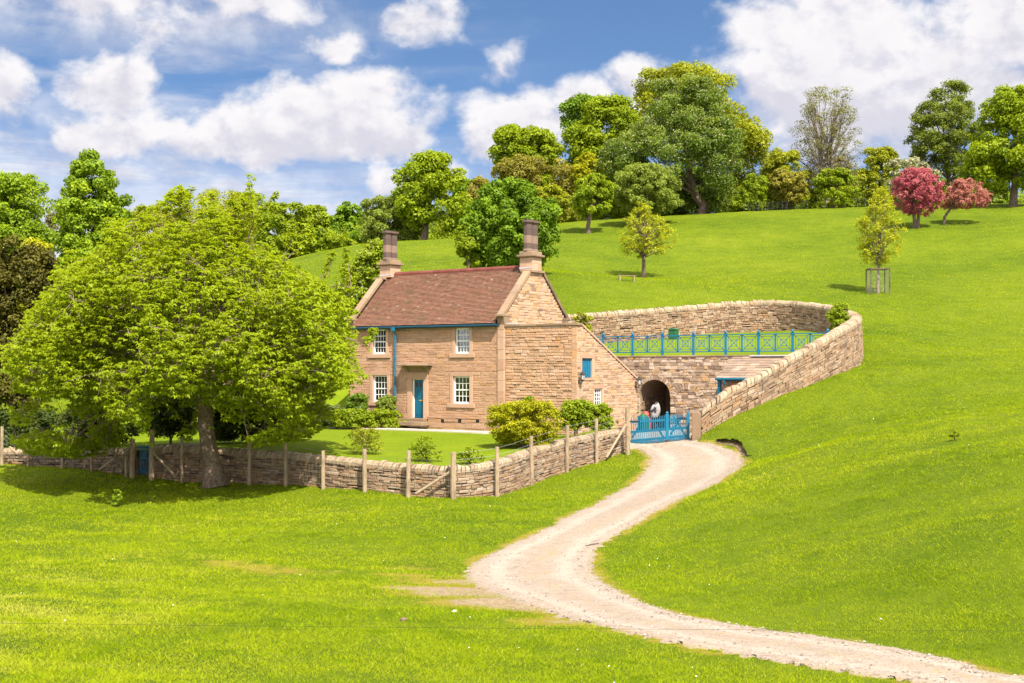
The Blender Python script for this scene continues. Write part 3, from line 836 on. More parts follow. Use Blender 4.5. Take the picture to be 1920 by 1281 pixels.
def coursed(mb, place, u0, u1, z0, z1, ops=(), row=(.14, .24), ln=(.25, .6), gap=.012, out=(.0, .022), span=None, jit=.01, backing=.18, mi=0, bmi=1, c=.014):
    """irregular courses of stones over a mortar backing; span(z) narrows the wall with height"""
    br = sorted({z0, z1} | {z for o in ops for z in (o[2], o[3]) if z0 < z < z1})
    b2 = [br[0]]
    for z in br[1:]:
        if z - b2[-1] > .03 or z == z1: b2.append(z)
    for za, zb in zip(b2[:-1], b2[1:]):
        n = max(1, round((zb - za) / rnd((row[0] + row[1]) / 2 * .9, (row[0] + row[1]) / 2 * 1.1)))
        w = [rnd(row[0], row[1]) for _ in range(n)]
        s = (zb - za) / sum(w)
        z = za
        for h in w:
            h *= s
            lo, hi = (u0, u1)
            blo, bhi = lo, hi
            if span:
                lo, hi = span(z + h * .6); blo, bhi = span(z + h)
            for p, q in free_spans(lo, hi, z, z + h, ops):
                u = p
                while u < q - 1e-4:
                    L = rnd(*ln) * (1.25 if h < .12 else 1)
                    if q - u - L < ln[0] * .7: L = q - u
                    if random.random() < .12 and h > .17:   # two thin stones one on the other
                        hh = h * rnd(.4, .6)
                        stone(mb, place, u + gap / 2, u + L - gap / 2, z + gap / 2, z + hh - gap / 2, rnd(*out), c, jit, mi=mi)
                        stone(mb, place, u + gap / 2, u + L - gap / 2, z + hh + gap / 2, z + h - gap / 2, rnd(*out), c, jit, mi=mi)
                    else:
                        stone(mb, place, u + gap / 2, u + L - gap / 2, z + gap / 2, z + h - gap / 2, rnd(*out), c, jit, mi=mi)
                    u += L
            for p, q in free_spans(blo, bhi, z, z + h, ops):
                vs_ = [place(a, b, d) for d in (-.004, -backing) for a, b in ((p, z), (q, z), (q, z + h), (p, z + h))]
                mb.add(vs_, [(0, 1, 2, 3), (7, 6, 5, 4), (0, 4, 5, 1), (1, 5, 6, 2), (2, 6, 7, 3), (3, 7, 4, 0)], bmi)
            z += h

# ------------------------------------------------------------------ the cottage
house = empty("cottage", (HX, HYY, HZ), -TH, "honey stone cottage with red clay tiled roof, twin octagonal chimneys and a blue front door", "cottage")
XL = lx(657)                     # left end of the front
DEP = ly(1062, 0.0)              # depth of the gable
EAVE = 5.40
RIDGE = 8.42
front = lambda u, z, o: (u, -o, z)
def fr(px0, px1, py0, py1):
    a, b = lx(px0), lx(px1)
    m_ = (a + b) / 2
    return a, b, lz(py1, m_, 0), lz(py0, m_, 0)

WIN = [fr(699, 723.5, 618, 664), fr(853.5, 880.5, 615.5, 663), fr(699.5, 726, 704, 753.5), fr(849.5, 880.5, 705.5, 757)]
DOOR = fr(773, 794.2, 711, 783.5)
ops = []
for (a, b, c, d) in WIN:
    ops.append((a - .20, b + .20, c - .22, d + .22))
ops.append((DOOR[0] - .32, DOOR[1] + .32, DOOR[2] - .5, DOOR[3] + .62))
VENTS = [fr(px - 3, px + 3, 786.5, 792.5) for px in (831, 863, 896.5)]
vops = [(a, b, c, d) for (a, b, c, d) in VENTS]
mb = MB()
coursed(mb, front, XL + .32, -.40, .62, EAVE, ops, (.10, .19), (.22, .62), .009, (.0, .016))
# quoins at the ends
def quoins(u0, u1, z0, z1, out=.03, h=(.3, .5)):
    z = z0
    while z < z1 - .02:
        hh = min(rnd(*h), z1 - z)
        if z1 - z - hh < .15: hh = z1 - z
        stone(mb, front, u0, u1, z + .004, z + hh - .004, out + rnd(0, .008), .012, .003)
        z += hh
quoins(XL, XL + .31, .62, EAVE)
mb.box(XL, XL + .32, .004, .2, 0, EAVE, 1)
# plinth of bigger blocks, standing forward a little
pl = MB()
coursed(mb, lambda u, z, o: (u, -o - .06, z), XL - .03, -.0, -.45, .62, [ops[-1]] + vops, (.22, .36), (.4, 1.1), .012, (.0, .02))
fw = mb.build("front_wall", [front_stone, mortar], house)
# the end pier under the kneeler, standing proud of both walls
mb = MB()
z = .0
while z < 5.9:
    hh = min(rnd(.35, .75), 5.9 - z)
    if 5.9 - z - hh < .2: hh = 5.9 - z
    mb.cbox(-.40, .0, -.06 - rnd(0, .01), .4, z + .003, z + hh - .003, .012)
    z += hh
mb.build("corner_pier", ashlar, house)
# gable wall (right), back and left walls
slope = (RIDGE - EAVE) / (DEP / 2)
def gspan(z):
    if z < EAVE + .35: return (.03, DEP - .03)
    k = (z - (EAVE + .25)) / slope
    return (max(.03, k), min(DEP - .03, DEP - k))
mb = MB()
coursed(mb, lambda u, z, o: (-.02 + o, u, z), .36, DEP, 4.6, RIDGE - .15, (), (.11, .22), (.18, .5), .014, (.0, .03), span=gspan, jit=.018)
# plain inner leaf behind the lower wing
mb.box(-.3, -.05, .3, DEP, 0, 5.0, 1)
for k, z in enumerate(np.arange(EAVE, RIDGE, .3)):
    a, b = gspan(z + .3)
    if b > a: mb.box(-.42, -.2, a, b, z, z + .3, 1)
mb.build("gable_wall", [gable_stone, pale_mortar], house)
mb = MB()
coursed(mb, lambda u, z, o: (XL + .02 - o, u, z), 0, DEP, -.4, RIDGE - .2, (), (.16, .26), (.3, .6), .014, (.0, .03), span=lambda z: (max(0, (z - EAVE - .25) / slope), DEP - max(0, (z - EAVE - .25) / slope)))
coursed(mb, lambda u, z, o: (u, DEP + o, z), XL, 0, -.4, EAVE, (), (.18, .28), (.4, .8), .014, (.0, .03))
mb.build("rear_wall", [front_stone, mortar], house)
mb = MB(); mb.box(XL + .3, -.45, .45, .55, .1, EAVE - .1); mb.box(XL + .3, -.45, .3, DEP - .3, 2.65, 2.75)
mb.build("dark_room_panel", unlit_interior, house)  # dark sheets behind the panes standing in for the unlit rooms

# windows: stone surround, sash frame with glazing bars, pane, curtain
def window(rect, parent, curtain=True, cols=4, rows=4):
    a, b, c, d = rect
    w = MB()
    # surround
    w.cbox(a - .20, a, -.035, .22, c, d, .01); w.cbox(b, b + .20, -.035, .22, c, d, .01)
    w.cbox(a - .20, b + .20, -.04, .22, d, d + .22, .01)
    root = w.build("window", ashlar, parent)
    s = MB(); s.cbox(a - .34 if b - a > .7 else a - .25, b + .34 if b - a > .7 else b + .25, -.075, .22, c - .22, c, .015)
    s.build("sill", ashlar, root)
    f = MB()
    y0, y1 = .10, .17
    f.box(a, a + .075, y0 - .02, y1, c, d); f.box(b - .075, b, y0 - .02, y1, c, d)
    f.box(a + .075, b - .075, y0 - .05, y1, d - .07, d); f.box(a + .075, b - .075, y0 - .05, y1, c, c + .09)
    m_ = (c + d) / 2
    f.box(a + .075, b - .075, y0, y1, m_ - .028, m_ + .028)
    for k in range(1, cols):
        u = a + .075 + (b - a - .15) * k / cols
        f.box(u - .011, u + .011, y0 + .022, y1 - .032, c + .09, m_ - .028); f.box(u - .011, u + .011, y0 + .022, y1 - .032, m_ + .028, d - .07)
    for (p, q) in ((c + .09, m_ - .028), (m_ + .028, d - .07)):
        z = (p + q) / 2
        for k in range(cols):
            u0 = a + .075 + (b - a - .15) * k / cols + (.011 if k else 0)
            u1 = a + .075 + (b - a - .15) * (k + 1) / cols - (.011 if k < cols - 1 else 0)
            f.box(u0, u1, y0 + .024, y1 - .034, z - .018, z + .018)
    f.build("sash_frame", white_paint, root)
    g = MB(); g.box(a + .07, b - .07, .138, .142, c + .08, d - .06); g.build("pane", window_glass, root)
    if curtain:
        q = MB()
        n = 14
        for (u0, u1) in ((a + .05, a + (b - a) * .52), (b - (b - a) * .12, b - .03)):
            n = max(4, int((u1 - u0) / .045))
            vs_ = []
            for k in range(n + 1):
                u = u0 + (u1 - u0) * k / n
                yy = .34 + .03 * math.sin(k * 1.9) + rnd(-.006, .006)
                vs_ += [(u, yy, c - .05), (u, yy, d)]
            q.add(vs_, [(2 * k, 2 * k + 2, 2 * k + 3, 2 * k + 1) for k in range(n)])
        q.build("curtain", cream_cloth, root)
    return root
window_glass = MATS['window_glass']
for r_ in WIN: window(r_, house)

# door with stone surround and hood
a, b, c, d = DOOR
mb = MB()
mb.cbox(a - .32, a, -.05, .25, c - .05, d, .012); mb.cbox(b, b + .32, -.05, .25, c - .05, d, .012)
mb.cbox(a - .32, b + .32, -.055, .25, d, d + .36, .012)
dr = mb.build("door_surround", ashlar, house)
mb = MB()
hw = .62
hood_z = lz(601.5 - 600 + 692, (a + b) / 2, -.3)
h0 = d + .36
prof = [(.0, h0), (-.06, h0 + .0), (-.10, h0 + .12), (-.22, h0 + .24), (-.42, h0 + .32), (-.46, h0 + .33), (.0, h0 + .33)]
for (u0, u1) in ((a - .42, a - .24), (b + .24, b + .42)):
    mb.prism([(p[0] - .004, p[1]) for p in prof], u0, u1, 'x')
mb.prism([(.0, h0), (-.03, h0), (-.05, h0 + .15), (-.14, h0 + .28), (-.2, h0 + .33), (.0, h0 + .33)], a - .24, b + .24, 'x')
mb.cbox(a - hw, b + hw, -.62, .0, h0 + .333, h0 + .42, .02)
mb.prism([(-.58, h0 + .42), (-.05, h0 + .5), (.0, h0 + .5), (.0, h0 + .42)], a - hw + .05, b + hw - .05, 'x')
mb.build("door_hood", weathered_ashlar, house)
mb = MB()
mb.box(a, b, .12, .17, c, d)
for (z0, z1) in ((c + .15, c + .80), (c + 1.0, d - .55)):
    for (u0, u1) in ((a + .09, (a + b) / 2 - .03), ((a + b) / 2 + .03, b - .09)):
        mb.cbox(u0, u1, .105, .122, z0, z1, .008)
door = mb.build("door", door_blue, house)
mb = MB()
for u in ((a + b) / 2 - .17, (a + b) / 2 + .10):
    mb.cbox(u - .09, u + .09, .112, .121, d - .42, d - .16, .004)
mb.build("door_light", unlit_interior, door)
mb = MB(); mb.cbox((a + b) / 2 + .0, (a + b) / 2 + .3, .098, .121, c + .88, c + .95, .006); mb.build("letterbox", brass, door)
mb = MB(); mb.tube([(b - .09, .12, c + 1.05), (b - .09, .06, c + 1.05)], .025, 8); mb.build("door_knob", brass, door)
mb = MB()
mb.box(a, a + .06, .06, .2, c, d - .03); mb.box(b - .06, b, .06, .2, c, d - .03); mb.box(a, b, .06, .2, d - .03, d)
mb.build("door_frame", white_paint, house)
mb = MB()
mb.cbox(a - .3, b + .3, -.40, -.065, c - .18, c - .015, .02)
mb.cbox(a - .75, b + .45, -.75, -.065, c - .40, c - .18, .02)
mb.build("doorstep", weathered_ashlar, house)
for (a, b, c, d) in VENTS:
    mb = MB(); mb.box(a, b, -.055, -.02, c, d)
    for k in range(4):
        mb.box(a + .01, b - .01, -.075, -.056, c + (d - c) * (k + .2) / 4, c + (d - c) * (k + .5) / 4)
    mb.build("vent_grille", black_iron, house)

# roof: rows of clay tiles on both slopes
XR0, XR1 = XL + .38, -.42
ridge_y = DEP / 2
def roof_side(mb, front_side):
    e_y, e_z = -.24, EAVE - .02
    r_y, r_z = ridge_y, RIDGE
    L = math.hypot(r_y - e_y, r_z - e_z)
    dy, dz = (r_y - e_y) / L, (r_z - e_z) / L
    ny, nz = -dz, dy
    rows = int(L / .105)
    if not front_side: rows = int(L / .21)
    tw = .17 if front_side else .5
    g = L / rows
    for i in range(rows):
        s0, s1 = i * g - .004, (i + 1) * g + .04
        off = (i % 2) * tw / 2
        x = XR0 - off
        sag = 0
        while x < XR1:
            x0, x1 = max(x, XR0), min(x + tw, XR1)
            if x1 - x0 > .03:
                lift = rnd(0, .009)
                t0, t1 = .056 + lift, .012 + lift * .4
                dip = .03 * math.sin((x - XR0) / (XR1 - XR0) * math.pi) * math.sin(min(1, s0 / L) * math.pi)
                def pt(xx_, s, h):
                    h -= dip
                    y = e_y + dy * s + ny * h
                    z = e_z + dz * s + nz * h
                    return (xx_, y if front_side else DEP - y, z)
                vs_ = [pt(x0 + .003, s0, t0), (pt(x1 - .003, s0, t0)), pt(x1 - .003, s1, t1), pt(x0 + .003, s1, t1), pt(x0 + .003, s0, t0 - .022), pt(x1 - .003, s0, t0 - .022)]
                mb.add(vs_, [(0, 1, 2, 3), (0, 4, 5, 1)])
            x += tw
    # boarding below the tiles
    vs_ = []
    for (y, z) in ((e_y + .05, e_z), (r_y, r_z - .06), (r_y, r_z - .14), (e_y + .05, e_z - .08)):
        for x in (XR0, XR1):
            vs_.append((x, y if front_side else DEP - y, z))
    mb.add(vs_, [(0, 1, 3, 2), (2, 3, 5, 4), (4, 5, 7, 6), (6, 7, 1, 0)], 1)
mb = MB()
roof_side(mb, True); roof_side(mb, False)
roof = mb.build("roof", [clay_tile, dark_gap], house)
mb = MB()
x = XR0
while x < XR1 - .05:
    w = min(.45, XR1 - x)
    n = 7
    vs_ = []
    for xx_ in (x + .004, x + w - .004):
        for k in range(n):
            an = math.radians(-20 + 220 * k / (n - 1))
            vs_.append((xx_, ridge_y + .16 * math.cos(an), RIDGE - .02 + .16 * math.sin(an) * 1.05))
    mb.add(vs_, [(k, k + 1, n + k + 1, n + k) for k in range(n - 1)] + [tuple(range(n)), tuple(range(2 * n - 1, n - 1, -1))])
    x += w
mb.build("ridge_tiles", ridge_clay, roof)

# gable copings with kneelers
def coping(x0, x1, name):
    mb = MB()
    for sgn in (0, 1):
        e_y, e_z = -.12, EAVE + .33
        r_y, r_z = ridge_y - .62, RIDGE - .62 + .30
        L = math.hypot(r_y - e_y, r_z - e_z)
        dy, dz = (r_y - e_y) / L, (r_z - e_z) / L
        ny, nz = -dz, dy
        n = 4
        for i in range(n):
            s0, s1 = L * i / n + .004, L * (i + 1) / n - .004
            vs_ = []
            for xx_ in (x0, x1):
                for (s, h) in ((s0, -.02), (s1, -.02), (s1, .13), (s0, .13)):
                    y = e_y + dy * s + ny * h
                    vs_.append((xx_, y if sgn == 0 else DEP - y, e_z + dz * s + nz * h))
            mb.add(vs_, [(0, 1, 2, 3), (7, 6, 5, 4), (0, 4, 5, 1), (1, 5, 6, 2), (2, 6, 7, 3), (3, 7, 4, 0)])
        # kneeler
        yy = (lambda y: y) if sgn == 0 else (lambda y: DEP - y)
        a_, b_ = sorted((yy(-.30), yy(.42)))
        mb.cbox(x0 - .04, x1 + .02, a_, b_, EAVE + .33, EAVE + .45, .015)
        a_, b_ = sorted((yy(-.16), yy(.40)))
        mb.prism([(a_ if sgn == 0 else b_, EAVE + .33), (yy(.40), EAVE + .33), (yy(.40), EAVE - .2), (yy(-.04), EAVE - .2)], x0 + .0, x1, 'x')
    # the flat shoulder below the stack
    mb.cbox(min(x0, (x0 + x1) / 2 - .43), max(x1, (x0 + x1) / 2 + .25) + .03, ridge_y - .66, ridge_y + .66, RIDGE - .30, RIDGE - .17, .015)
    return mb.build(name, weathered_ashlar, house)
coping(-.36, .05, "gable_coping")
coping(XL - .05, XL + .36, "gable_coping")

def chimney(xc):
    mb = MB()
    z0 = RIDGE - .168
    # base block in courses
    for (za, zb) in ((z0, RIDGE + .18), (RIDGE + .18, RIDGE + .52)):
        mb.cbox(xc - .40, xc + .02, ridge_y - .44, ridge_y + .02, za + .002, zb - .002, .008)
        mb.cbox(xc + .023, xc + .40, ridge_y - .44, ridge_y + .1, za + .002, zb - .002, .008)
        mb.cbox(xc - .40, xc + .02, ridge_y + .023, ridge_y + .44, za + .002, zb - .002, .008)
        mb.cbox(xc + .023, xc + .40, ridge_y + .103, ridge_y + .44, za + .002, zb - .002, .008)
    root = mb.build("chimney", ashlar, house)
    mb = MB()
    mb.cbox(xc - .54, xc + .54, ridge_y - .58, ridge_y + .58, RIDGE + .522, RIDGE + .65, .03)
    mb.cbox(xc - .40, xc + .40, ridge_y - .5, ridge_y + .5, RIDGE + .651, RIDGE + .82, .02)
    mb.build("ledge", weathered_ashlar, root)
    for sgn in (-1, 1):
        cy = ridge_y + sgn * .265
        mb = MB()
        def octo(r, za, zb, r2=None):
            r2 = r2 or r
            vs_ = []
            for (rr_, z) in ((r, za), (r2, zb)):
                for k in range(8):
                    an = math.pi / 8 + k * math.pi / 4
                    vs_.append((xc + rr_ * math.cos(an), cy + rr_ * math.sin(an), z))
            mb.add(vs_, [(k, (k + 1) % 8, (k + 1) % 8 + 8, k + 8) for k in range(8)] + [tuple(range(7, -1, -1)), tuple(range(8, 16))])
        zb_ = RIDGE + .822
        octo(.275, zb_, zb_ + .08); octo(.275, zb_ + .081, zb_ + .13, .245)
        z = zb_ + .131
        for h in (.30, .42, .32, .30):
            octo(.243, z, z + h - .006); z += h
        octo(.243, z, z + .06, .29)
        octo(.335, z + .061, z + .15)
        octo(.25, z + .151, z + .2)
        mb.build("flue", chimney_stone, root)
    mb = MB()
    mb.prism([(xc - .42, RIDGE - .10), (xc + .42, RIDGE - .05), (xc + .42, RIDGE + .0), (xc - .42, RIDGE + .0)], ridge_y - .45, ridge_y - .44, 'y')
    mb.build("lead_flashing", lead, root)
chimney(-.37)
chimney(XL + .37)

# gutter and downpipe
mb = MB()
n = 24
gx0, gx1 = XL + .2, -.30
mb.tube([(gx0 + (gx1 - gx0) * k / n, -.30, EAVE - .09 - .006 * math.sin(k)) for k in range(n + 1)], .052, 8)
mb.box(gx0, gx1, -.22, -.03, EAVE - .16, EAVE - .07)
mb.build("gutter", gutter_blue, house)
dx_ = lx(744)
mb = MB()
mb.tube([(dx_, -.29, EAVE - .12), (dx_, -.27, EAVE - .30), (dx_, -.15, EAVE - .45), (dx_, -.13, EAVE - .6), (dx_, -.14, .35), (dx_, -.22, .2)], .055, 8)
for z in (.9, 2.3, 3.6, 4.75): mb.tube([(dx_, -.14, z), (dx_, -.14, z + .1)], .075, 8)
mb.cbox(dx_ - .12, dx_ + .12, -.36, -.2, EAVE - .3, EAVE - .1, .02)
mb.build("downpipe", blue_paint, house)

# ---- the side wing with its sloping end wall
WF = .10
WT = 5.20
WEND = ly(1195, WING)
WZE = lz(713, WING, WEND)
mb = MB()
coursed(mb, lambda u, z, o: (u, WF - o, z), .01, WING - .30, -.7, WT, (), (.11, .175), (.22, .55), .016, (.0, .042), jit=.018, c=.018)
z = -.7
while z < WT - .02:
    hh = min(rnd(.3, .5), WT - z)
    stone(mb, lambda u, z_, o: (u, WF - o, z_), WING - .298, WING, z + .004, z + hh - .004, .02 + rnd(0, .008), .012, .003)
    z += hh
mb.box(WING - .3, WING - .02, WF + .004, WF + .2, -.7, WT, 1)
mb.build("wing_wall", [wing_stone, mortar], house)
SH_ = (ly(1090.8, WING), ly(1110, WING)); SHz = (lz(708.5, WING, SH_[0]), lz(672, WING, SH_[0]))
LW = (ly(1113.8, WING), ly(1128, WING)); LWz = (lz(767, WING, LW[0]), lz(729, WING, LW[0]))
def wspan(z):
    if z <= WZE: return (WF, WEND)
    return (WF, WF + .45 + (WEND - WF - .45) * (WT - z) / (WT - WZE))
ops2 = [(SH_[0] - .12, SH_[1] + .22, SHz[0] - .14, SHz[1] + .2), (LW[0] - .1, LW[1] + .2, LWz[0] - .14, LWz[1] + .24)]
side = lambda u, z, o: (WING + o, u, z)
mb = MB()
coursed(mb, side, WF, WEND, -.75, WT, ops2, (.10, .19), (.2, .55), .012, (.0, .022), span=wspan)
mb.build("wing_end_wall", [gable_stone, pale_mortar], house)
mb = MB()
mb.box(0, WING - .2, WEND - .2, WEND, -.7, WZE - .1)
mb.build("wing_rear_wall", rubble_stone, house)
# wing coping
mb = MB()
u = -.02
for w in (.9, .95, .85, .9, .72):
    mb.cbox(u + .004, u + w - .004, WF - .07, WF + .42, WT + .002, WT + .13, .02)
    u += w
mb.build("wing_coping", weathered_ashlar, house)
mb = MB(); mb.cbox(.03, .62, WF + .0, WF + .12, WT + .135, WT + .20, .01); mb.build("lead_flashing", lead, house)
mb = MB()
s0 = Vector((0, WF + .45, WT + .0)); s1 = Vector((0, WEND + .1, WZE - .03))
n = 7
for k in range(n):
    p = s0.lerp(s1, k / n); q = s0.lerp(s1, (k + 1) / n - .004)
    mb.bar((WING - .10, p.y, p.z + .05), (WING - .10, q.y, q.z + .05), .30, .09)
mb.build("wing_verge", ashlar, house)
mb = MB()
n = 9
for k in range(n):
    p = s0.lerp(s1, k / n); q = s0.lerp(s1, (k + 1) / n + .02)
    u = .02
    while u < WING - .27:
        w = min(rnd(.35, .6), WING - .26 - u)
        mb.add([(u + .004, p.y, p.z - .02), (u + w - .004, p.y, p.z - .02), (u + w - .004, q.y, q.z - .04), (u + .004, q.y, q.z - .04), (u + .004, q.y, q.z - .09), (u + w - .004, q.y, q.z - .09)], [(0, 1, 2, 3), (3, 2, 5, 4)])
        u += w
mb.build("wing_roof", slate_stone, house)
# blue boarded shutter
def side_surround(y0, y1, z0, z1, t_=.12):
    mb = MB()
    mb.cbox(WING - .2, WING + .03, y0 - t_, y0, z0, z1, .01); mb.cbox(WING - .2, WING + .03, y1, y1 + t_ + .1, z0, z1, .01)
    mb.cbox(WING - .2, WING + .035, y0 - t_, y1 + t_ + .1, z1, z1 + .22, .01); mb.cbox(WING - .2, WING + .05, y0 - t_, y1 + t_ + .1, z0 - .14, z0, .01)
    return mb
sr = side_surround(SH_[0], SH_[1], *SHz).build("shutter_surround", ashlar, house)
mb = MB()
nb_ = 9
for k in range(nb_):
    a = SH_[0] + (SH_[1] - SH_[0]) * k / nb_; b = SH_[0] + (SH_[1] - SH_[0]) * (k + 1) / nb_
    mb.cbox(WING - .10, WING - .055 - .012 * (k % 2), a + .012, b - .012, SHz[0] + .02, SHz[1] - .02, .008)
mb.box(WING - .16, WING - .11, SH_[0], SH_[1], SHz[0], SHz[1])
mb.build("shutter", blue_paint, house)
# small barred window
sr = side_surround(LW[0], LW[1], LWz[0], LWz[1], .1).build("window", ashlar, house)
mb = MB()
for k in range(5):
    a = LW[0] + (LW[1] - LW[0] - .05) * k / 4
    mb.box(WING - .09, WING - .065, a, a + (.05 if k in (0, 4) else .03), LWz[0], LWz[1])
for k in range(6):
    z = LWz[0] + (LWz[1] - LWz[0] - .05) * k / 5
    mb.box(WING - .088, WING - .067, LW[0] + .004, LW[1] - .004, z, z + (.05 if k in (0, 5) else .028))
mb.build("sash_frame", white_paint, sr)
mb = MB(); mb.box(WING - .14, WING - .13, LW[0], LW[1], LWz[0], LWz[1]); mb.build("pane", window_glass, sr)
mb = MB(); mb.box(WING - .5, WING - .45, LW[0] - .2, LW[1] + .2, LWz[0] - .3, LWz[1] + .2); mb.build("room_backing", unlit_interior, sr)

# wall lanterns
def lantern(yl, py, label, xl=WING):
    X_, Y_ = loc2w(xl, yl)
    z = lz(py, xl, yl)
    r = empty("wall_lantern", (X_, Y_, z + HZ), -TH, label, "lantern", "lanterns on the wing corners")
    mb = MB()
    mb.tube([(.02, 0, -.1), (.10, 0, -.16), (.22, 0, -.12), (.24, 0, -.02)], .018, 6)
    mb.tube([(.0, 0, -.1), (.03, 0, -.1)], .07, 8)
    mb.build("bracket", black_iron, r)
    mb = MB()
    mb.tube([(.24, 0, .0), (.24, 0, .03), (.24, 0, .27), (.24, 0, .30), (.24, 0, .40)], [.07, .085, .13, .16, .03], 6)
    mb.build("lantern_glass", lamp_glass, r)
    mb = MB()
    mb.tube([(.24, 0, .275), (.24, 0, .30), (.24, 0, .40), (.24, 0, .47)], [.17, .175, .06, .02], 6)
    mb.tube([(.24, 0, -.03), (.24, 0, .02)], [.05, .09], 6)
    for k in range(6):
        an = 2 * math.pi * (k + .5) / 6
        mb.tube([(.24 + .088 * math.cos(an), .088 * math.sin(an), .02), (.24 + .135 * math.cos(an), .135 * math.sin(an), .28)], .010, 4)
    mb.build("lantern_cap", black_iron, r)
    return r
lantern(.22, 713, "black wall lantern on the stone corner beside the blue shutter")
lantern(WEND - .25, 722, "black wall lantern beside the dark archway at the low end of the wing")

# ------------------------------------------------------------------ arched retaining wall, shed, railing
ret = empty("retaining_wall", (HX, HYY, HZ), -TH, "rubble stone retaining wall with a dark round-headed archway under the terrace", "wall")
AX0, AX1 = lx(1199, YARCH), lx(1257, YARCH)
AXc, AR = (AX0 + AX1) / 2, (AX1 - AX0) / 2
AZT = lz(712, AXc, YARCH)
ASP = AZT - AR * .92
FLR = -.45
RTOP = 3.74
RX1 = lx(1500, YARCH)
# right end where the yard wall runs into it
archop = []
N = 14
for k in range(N):
    z0, z1 = ASP + (AZT - ASP) * k / N, ASP + (AZT - ASP) * (k + 1) / N
    hwid = AR * math.sqrt(max(0, 1 - (k / N) ** 2)) + .02
    archop.append((AXc - hwid, AXc + hwid, z0, z1))
archop.append((AX0, AX1, -1, ASP))
aface = lambda u, z, o: (u, YARCH - o, z)
mb = MB()
# courses; stones are cut round the arch
z = -.7
while z < RTOP - .02:
    h = min(rnd(.10, .22), RTOP - z)
    lo = max(z, -.7); zc = z + h * .5
    if zc < ASP: hw_ = AR
    elif zc < AZT + .05: hw_ = AR * math.sqrt(max(0, 1 - min(1, ((zc - ASP) / (AZT - ASP + .05))) ** 2))
    else: hw_ = 0
    extra = .22 if ASP < zc else 0
    if zc < AZT + .30 and zc >= ASP:
        hw2 = (AR + .24) * math.sqrt(max(0, 1 - min(1, ((zc - ASP) / (AZT - ASP + .28))) ** 2))
    else: hw2 = hw_
    spans = [(-12.5, RX1)] if hw2 <= 0.02 else [(-12.5, AXc - hw2), (AXc + hw2, RX1)]
    for p, q in spans:
        u = p
        if u < -2: u = -2 if q > -2 else p
        while u < q - 1e-3:
            L = rnd(.16, .5)
            if q - u - L < .12: L = q - u
            stone(mb, aface, u + .008, u + L - .008, z + .007, z + h - .007, rnd(0, .05), .016, .02)
            u += L
    hwb = 0
    if z < ASP: hwb = AR
    elif z < AZT: hwb = AR * math.sqrt(max(0, 1 - ((z - ASP) / (AZT - ASP)) ** 2))
    for p, q in ([(-12.5, RX1)] if hwb < .02 else [(-12.5, AXc - hwb), (AXc + hwb, RX1)]):
        mb.box(p, q, YARCH + .004, YARCH + .5, z, z + h, 1)
    z += h
mb.build("stonework", [rubble_stone, pale_mortar], ret)
# arch ring
mb = MB()
nv = 21
for k in range(nv):
    a0, a1 = math.pi * k / nv + .012, math.pi * (k + 1) / nv - .012
    def ap(an, r, y): return (AXc + r * math.cos(an), y, ASP + r * math.sin(an) * (AZT - ASP) / AR)
    r1 = AR + rnd(.20, .27)
    o = rnd(.02, .05)
    vs_ = [ap(a0, AR, YARCH - o), ap(a1, AR, YARCH - o), ap(a1, r1, YARCH - o), ap(a0, r1, YARCH - o), ap(a0, AR, YARCH + .4), ap(a1, AR, YARCH + .4), ap(a1, r1, YARCH + .4), ap(a0, r1, YARCH + .4)]
    mb.add(vs_, [(0, 1, 2, 3), (7, 6, 5, 4), (0, 4, 5, 1), (1, 5, 6, 2), (2, 6, 7, 3), (3, 7, 4, 0)])
mb.build("arch_ring", rubble_stone, ret)
# vaulted recess behind the arch
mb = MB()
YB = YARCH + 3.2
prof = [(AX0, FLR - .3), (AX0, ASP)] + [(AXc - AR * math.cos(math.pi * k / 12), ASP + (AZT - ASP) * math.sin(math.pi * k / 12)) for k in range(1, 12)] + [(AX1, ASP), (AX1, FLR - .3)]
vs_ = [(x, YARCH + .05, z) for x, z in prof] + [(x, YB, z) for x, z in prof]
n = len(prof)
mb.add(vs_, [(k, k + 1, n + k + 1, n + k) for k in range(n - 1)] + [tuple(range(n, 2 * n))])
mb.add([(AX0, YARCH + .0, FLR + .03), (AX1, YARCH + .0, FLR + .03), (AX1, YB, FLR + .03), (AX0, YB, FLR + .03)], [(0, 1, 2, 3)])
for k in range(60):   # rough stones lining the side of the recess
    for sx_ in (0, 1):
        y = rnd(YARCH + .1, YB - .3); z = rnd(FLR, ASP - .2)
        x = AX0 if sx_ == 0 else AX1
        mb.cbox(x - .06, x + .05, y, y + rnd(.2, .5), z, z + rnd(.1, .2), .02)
mb.build("vault", shaded_dry_stone, ret)
# projecting relieving-arch stub and flat coping on the top edge
mb = MB()
u = -12.4
while u < RX1 - .1:
    w = min(rnd(.6, 1.0), RX1 - u)
    mb.cbox(u + .005, u + w - .005, YARCH - .06, YARCH + .42, RTOP + .002, RTOP + .09, .02)
    u += w
mb.build("coping", weathered_ashlar, ret)
# ragged blocked arch to the right of the opening
mb = MB()
BX = lx(1288, YARCH)
for k in range(13):
    an = math.pi * (.08 + .86 * k / 12)
    for r0 in (.78,):
        c0 = Vector((BX + r0 * math.cos(an) * .8, YARCH, lz(745, BX, YARCH) + r0 * math.sin(an) * .55))
        d0 = Vector((math.cos(an), 0, math.sin(an)))
        mb.bar(c0 - Vector((0, .0, 0)), c0 + d0 * rnd(.28, .40) - Vector((0, .0, 0)), .12, rnd(.09, .13))
mb.build("blocked_arch_ring", rubble_stone, ret)

